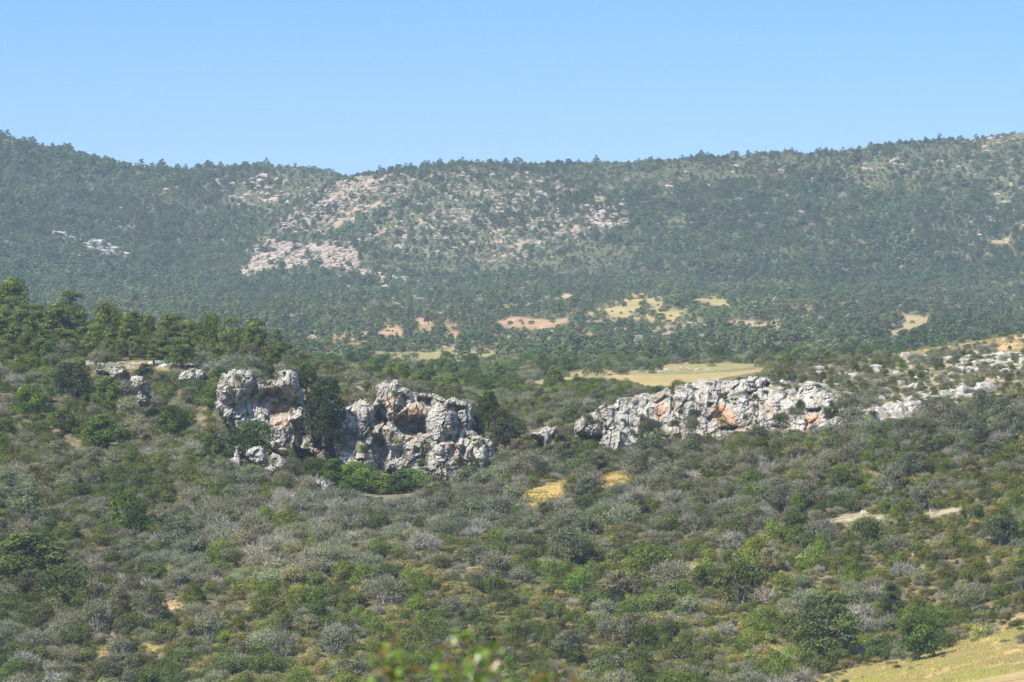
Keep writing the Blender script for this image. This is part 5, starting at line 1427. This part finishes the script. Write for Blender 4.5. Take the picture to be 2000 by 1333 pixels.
for poly, colr, d0, d1, clr in FIELDS:
    if d1 > 1100: continue
    xs = [p[0] for p in poly]; ys = [p[1] for p in poly]
    m_ = poly is MEADOW
    n_ = 110000 if m_ else 5000
    dA, dB = (575, 720) if m_ else (max(d0, 690), d1)
    yy = RNG.uniform(dA, dB, n_); xx = (RNG.uniform(max(min(xs), -30), min(max(xs), 2060), n_) - 1000) / F * yy
    px_, py_ = proj(xx, yy, height(xx, yy))
    ok_ = in_poly(px_ + RNG.normal(size=n_) * 3, py_ + RNG.normal(size=n_) * 2, poly) & (fbm(xx / 3, yy / 5, oct=3, seed=91) + RNG.normal(size=n_) * .25 > 0.0)
    if m_:
        ok_ &= ~in_poly(px_ + RNG.normal(size=n_) * 5, py_ + RNG.normal(size=n_) * 3, [(1800, 1345), (1930, 1322), (2060, 1296), (2300, 1250), (2300, 1500), (1700, 1500)])
    xx, yy = xx[ok_], yy[ok_]
    nn = fbm(xx / 6, yy / 9, oct=3, seed=93)[:, None] + RNG.normal(size=(len(xx), 1)) * 0.15
    tt = np.array(colr if not m_ else (0.50, 0.41, 0.21))[None] * (1.0 + 0.25 * nn) * np.where(nn > 0.16, np.array([[0.78, 0.9, 0.65]]), 1.0)
    _g.append((xx, yy, height(xx, yy), tt))
G_ = dict(x=np.concatenate([g[0] for g in _g]), y=np.concatenate([g[1] for g in _g]), z=np.concatenate([g[2] for g in _g]), t=np.clip(np.concatenate([g[3] for g in _g]), .02, .7))
_n2 = len(G_['x'])
G_['k'] = RNG.integers(0, 3, _n2); G_['s'] = RNG.uniform(.35, 1.0, _n2); G_['sq'] = RNG.uniform(.6, 1.1, _n2); G_['rz'] = RNG.uniform(0, 6.28, _n2)
node_scatter('dry_grass', np.ones(_n2, bool), GR, G_, 'dry yellow and green grass of the meadow and small clearings', 'grass')

# ------------------------------------------------------------------ loose rocks
BK = sorted(BOULD); BI = {k: i for i, k in enumerate(BK)}
RK = []
def rocks_in(poly, n, size, d0, d1, keys_, sp=0.5, seed=0, hide=0.35, stretch=1.0):
    """n rocks laid on the ground inside a photo polygon"""
    xs = [p[0] for p in poly]; ys = [p[1] for p in poly]
    got = 0; tries = 0
    while got < n and tries < n * 30:
        tries += 1
        px = random.uniform(min(xs), max(xs)); py = random.uniform(min(ys), max(ys))
        if not bool(in_poly(np.array([px]), np.array([py]), poly)[0]): continue
        d = ground_d(px, py, d0, d1)
        x = (px - 1000) / F * d
        s = size * (0.45 + 1.1 * random.random() ** 2.2)
        RK.append((x, d, float(height(x, d)) - s * hide * 0.3, BI[random.choice(keys_)], s, random.uniform(.7, 1.2), random.uniform(0, 6.28), px, py, stretch))
        got += 1
NB = ['boulder_a', 'boulder_b', 'boulder_c', 'boulder_d']; FB = ['hill_rock_a', 'hill_rock_b', 'hill_rock_c']
rocks_in([(1480,745),(1600,730),(1800,700),(1950,690),(2000,700),(2000,730),(1900,780),(1790,815),(1660,800),(1600,790),(1500,760)], 200, 0.75, 870, 1000, NB, stretch=1.5)
rocks_in([(1870,700),(1940,690),(2000,690),(2010,715),(1930,722),(1880,715)], 24, 1.2, 880, 1000, ['boulder_c', 'boulder_d'], stretch=1.9)
rocks_in([(1480,735),(1560,728),(1700,700),(1800,690),(1800,720),(1640,760),(1560,765)], 40, 1.0, 880, 1000, NB, stretch=1.7)
rocks_in([(1600,775),(1700,800),(1800,800),(1790,825),(1680,852),(1600,850)], 50, 0.7, 850, 960, NB, stretch=1.4)
rocks_in([(1640,800),(1800,785),(1880,765),(1930,765),(1900,790),(1790,820),(1650,835)], 60, 1.1, 850, 960, NB, stretch=1.6)
rocks_in([(1700,800),(1800,790),(1820,805),(1760,825),(1690,840)], 22, 1.3, 840, 960, NB)
rocks_in([(1860,765),(1920,762),(1925,780),(1870,785)], 10, 1.3, 840, 1000, NB)
rocks_in([(1612,1014),(1690,1003),(1745,1006),(1748,1012),(1690,1017)], 12, 0.30, 690, 860, NB, stretch=1.6)
rocks_in([(1803,1001),(1850,993),(1886,992),(1812,1004)], 10, 0.34, 690, 860, NB, stretch=1.6)
rocks_in([(380,880),(430,890),(450,915),(400,900)], 9, 1.1, 800, 860, NB)
rocks_in([(375,840),(410,845),(415,880),(395,880)], 6, 1.0, 830, 880, NB)
rocks_in([(560,930),(600,925),(600,950),(570,955)], 5, 0.9, 800, 860, NB)
rocks_in([(1160,870),(1230,870),(1230,895),(1170,895)], 8, 1.1, 830, 880, NB)
rocks_in([(900,1290),(960,1290),(960,1333),(880,1333)], 6, 0.6, 680, 760, NB)
rocks_in([(1040,1230),(1110,1215),(1110,1245),(1050,1255)], 8, 0.5, 680, 800, NB)
rocks_in([(200,1300),(280,1290),(280,1325),(200,1333)], 10, 0.5, 680, 760, NB)
rocks_in([(1600,1333),(1720,1300),(1830,1262),(1900,1228),(1985,1200),(1990,1222),(1850,1285),(1720,1325),(1650,1340)], 80, 0.13, 600, 720, NB)
rocks_in([(1640,1318),(1720,1302),(1830,1262),(1900,1228),(1980,1200),(1985,1210),(1850,1270),(1720,1315),(1650,1330)], 40, 0.22, 600, 720, NB)
rocks_in([(1830,1262),(1920,1250),(1930,1280),(1850,1285)], 10, 0.16, 600, 720, NB)
rocks_in([(0,790),(60,770),(60,1000),(0,1010)], 8, 0.8, 760, 960, NB)
rocks_in([(165,715),(300,712),(420,712),(420,721),(300,722),(170,724)], 46, 0.8, 870, 960, NB, stretch=2.0)
rocks_in([(400,705),(520,700),(520,722),(420,720)], 16, 1.1, 880, 960, NB)
rocks_in([(660,755),(740,745),(740,790),(700,800)], 12, 1.1, 860, 960, NB)
rocks_in([(1010,770),(1100,760),(1090,800),(1020,800)], 12, 1.2, 1000, 1600, NB)
rocks_in([(1282,723),(1340,721),(1405,722),(1405,727),(1285,728)], 40, 0.5, 1200, 1800, FB, stretch=1.6)
rocks_in([(700,640),(1550,600),(1550,650),(1000,700),(700,700)], 60, 1.0, 1900, 2900, FB, stretch=1.5)
rocks_in([(650,720),(1100,700),(1250,760),(1000,860),(960,800),(650,760)], 70, 0.7, 1000, 1700, NB, stretch=1.5)
rocks_in([(1050,645),(1105,640),(1105,655),(1055,658)], 6, 2.6, 1900, 2900, FB)
rocks_in([(0,1333),(1500,1333),(1990,1000),(1990,850),(1100,880),(1000,1000),(0,950)], 60, 0.45, 690, 860, NB)
rocks_in([(1050,680),(1120,670),(1120,700),(1060,700)], 8, 1.8, 1500, 2300, FB)
# bare rock of the far hill
for poly, n, sz in (([(465,522),(480,492),(530,472),(600,480),(650,470),(700,490),(700,525),(670,535),(600,520),(540,530),(480,545)], 1000, 1.8),
                    ([(680,528),(720,532),(800,545),(828,560),(770,568),(720,552)], 380, 2.1),
                    ([(85,458),(130,460),(190,472),(235,495),(260,505),(240,513),(190,500),(150,480),(90,468)], 170, 3.0),
                    ([(200,440),(260,430),(270,455),(230,460)], 20, 2.2), ([(410,350),(560,345),(570,400),(470,410)], 90, 2.4),
                    ([(530,430),(560,415),(690,345),(760,345),(680,410),(600,440),(545,455)], 420, 1.5),
                    ([(600,350),(1000,330),(1250,400),(1230,440),(1050,520),(800,500),(560,460)], 2200, 1.25),
                    ([(1140,405),(1230,400),(1230,440),(1150,450)], 90, 2.4), ([(1880,300),(2050,280),(2050,480),(1900,480)], 60, 1.6),
                    ([(1900,262),(2050,258),(2050,290),(1900,290)], 40, 1.6), ([(1250,330),(1880,300),(1880,420),(1250,420)], 130, 1.7), ([(0,340),(400,350),(400,560),(0,470)], 60, 1.7)):
    rocks_in(poly, n, sz, 3300, 4010, FB if max(p[0] for p in poly) > 300 else ['boulder_c', 'boulder_d'], stretch=1.5)
R = dict(x=np.array([r[0] for r in RK]), y=np.array([r[1] for r in RK]), z=np.array([r[2] for r in RK]), k=np.array([r[3] for r in RK]),
         s=np.array([r[4] for r in RK]), sq=np.array([r[5] for r in RK]), rz=np.array([r[6] for r in RK]), t=np.ones((len(RK), 3)), px=np.array([r[7] for r in RK]), py=np.array([r[8] for r in RK]), sx=np.array([r[9] for r in RK]))
R['rz'] = np.where(R['sx'] > 1.2, RNG.uniform(-0.5, 0.5, len(RK)), R['rz'])
ar = R['s'] / R['y'] * ((R['px'] > 0) & (R['px'] < 2000) & (R['py'] < 1330))
rs = np.zeros(len(RK), bool); rs[np.argsort(-ar)[:288]] = True
for i in np.nonzero(rs)[0]:
    o = link('boulder', BOULD[BK[R['k'][i]]])
    o.location = (R['x'][i], R['y'][i], R['z'][i]); o.rotation_euler = (0, 0, R['rz'][i]); o.scale = (R['s'][i] * R['sx'][i], R['s'][i], R['s'][i] * R['sq'][i])
    tag(o, None, 'boulder', 'loose pale rocks')
    single_, plural_ = ('pale boulder', 'pale boulders') if R['y'][i] < 1500 else ('pinkish far rock', 'pinkish far rocks')
    queue_label(o, single_, plural_, float(R['px'][i]), float(R['py'][i]))
node_scatter('scattered_rocks', ~rs, BOULD, R, 'small pale rocks strewn over the slopes and the far hill', 'rocks')

# ------------------------------------------------------------------ the leafy shrub close to the camera (out of focus)
def near_shrub():
    rng = np.random.default_rng(77)
    d = 23.0
    gz = float(height(np.array([-0.1]), np.array([d]))[0])
    root = link('leafy_shrub', None); root.location = (-0.12, d, gz)
    tag(root, 'blurred young green shrub with reddish tips, close to the camera at bottom centre', 'shrub')
    stems, C, N, v, tips = [], [], [], [], []
    tops = [(765, 1258), (785, 1290), (740, 1300), (872, 1272), (905, 1262), (940, 1268), (860, 1310), (965, 1300), (935, 1300), (1060, 1300), (1085, 1318), (1115, 1322), (755, 1325), (900, 1320), (1000, 1350), (830, 1350), (1150, 1360), (680, 1360)]
    for tx, ty in tops:
        ty -= 24
        dd = d + rng.uniform(-0.5, 0.5)
        X, Y, Z = at(tx, ty + 4, dd)
        p1 = np.array([X + 0.12, Y - d, Z - gz])
        p0 = np.array([p1[0] * 0.25 + rng.normal() * 0.03, rng.normal() * 0.05, -0.1])
        mid = p0 * 0.45 + p1 * 0.55 + np.array([rng.normal() * 0.04, rng.normal() * 0.04, -0.02])
        stems.append(tube([p0, mid, p1], [0.012, 0.008, 0.004], 6))
        for j in range(44):
            t = rng.uniform(0.45, 1.0) ** 0.6
            q = mid + (p1 - mid) * (t * 2 - 1 if t > .5 else 0) 
            dr = rng.normal(size=3); dr[2] = abs(dr[2]) * 0.5; dr /= np.linalg.norm(dr)
            C.append(q + dr * rng.uniform(0.015, 0.065)); N.append(dr + np.array([0, -0.4, 0.7]) + rng.normal(size=3) * 0.5)
            v.append(rng.uniform(0.7, 1.4)); tips.append(1.0 if (rng.random() < (0.2 if tx < 1040 else 0.7)) else 0.0)
    C = np.array(C); N = np.array(N); v = np.array(v); tips = np.array(tips)
    n = len(C)
    # oval leaves, six-sided, folded along the midrib
    Nn = N / np.linalg.norm(N, axis=1, keepdims=True)
    Tn = np.cross(Nn, rng.normal(size=(n, 3))); Tn /= np.linalg.norm(Tn, axis=1, keepdims=True)
    Bn = np.cross(Nn, Tn)
    L_ = rng.uniform(0.018, 0.032, n)[:, None]; W_ = L_ * 0.55
    V = np.stack([C - Tn * L_, C - Tn * L_ * .35 + Bn * W_ + Nn * W_ * .3, C + Tn * L_ * .4 + Bn * W_ * .9 + Nn * W_ * .3, C + Tn * L_, C + Tn * L_ * .4 - Bn * W_ * .9 + Nn * W_ * .3, C - Tn * L_ * .35 - Bn * W_ + Nn * W_ * .3], 1).reshape(-1, 3)
    b = np.arange(n)[:, None] * 6
    Q = np.concatenate([b + np.array([[0, 1, 2, 3]]), b + np.array([[0, 3, 4, 5]])])
    col = np.where(tips[:, None] > 0, np.array([[1.15, 0.5, 1.0]]), np.array([[1.0, 1.0, 1.0]])) * v[:, None]
    col = np.concatenate([np.concatenate([col, np.ones((n, 1))], 1)] * 2)
    fm = mesh_from('leaves', V, Q, [M_NEARLEAF], {'v': ('FLOAT_COLOR', 'FACE', col), 'hue': ('FLOAT', 'FACE', np.zeros(2 * n))})
    f = link('leaves', fm, root); f['tint'] = [0.15, 0.235, 0.024]
    sv, sq_ = cat(stems)
    link('stems', mesh_from('stems', sv, sq_, [M_BARK], smooth=True), root)
near_shrub()
flush_labels()

# ------------------------------------------------------------------ the air
hv = bpy.data.meshes.new('haze')
bm = bmesh.new(); bmesh.ops.create_cube(bm, size=2.0)
zlo, zhi = float(GZ.min()) - 2.0, float(GZ.max()) + 25.0
for v in bm.verts:
    v.co = (v.co.x * 13500, 4300 + v.co.y * 4900, (zlo + zhi) / 2 + v.co.z * (zhi - zlo) / 2)
bm.to_mesh(hv); bm.free()
hz = link('haze', hv); tag(hz, kind='stuff')
m, n = new_mat('thin_blue_haze')
pv = n.nodes.new('ShaderNodeVolumePrincipled')
pv.inputs['Color'].default_value = (0.64, 0.81, 1.0, 1)
pv.inputs['Density'].default_value = 0.000057
pv.inputs['Anisotropy'].default_value = 0.0
o = n.nodes.new('ShaderNodeOutputMaterial'); n.links.new(pv.outputs[0], o.inputs['Volume'])
m.cycles.homogeneous_volume = True
hv.materials.append(m)
print('plants', N_ALL, 'single', int(single.sum()), 'rocks', len(RK), 'zlo', zlo, zhi)
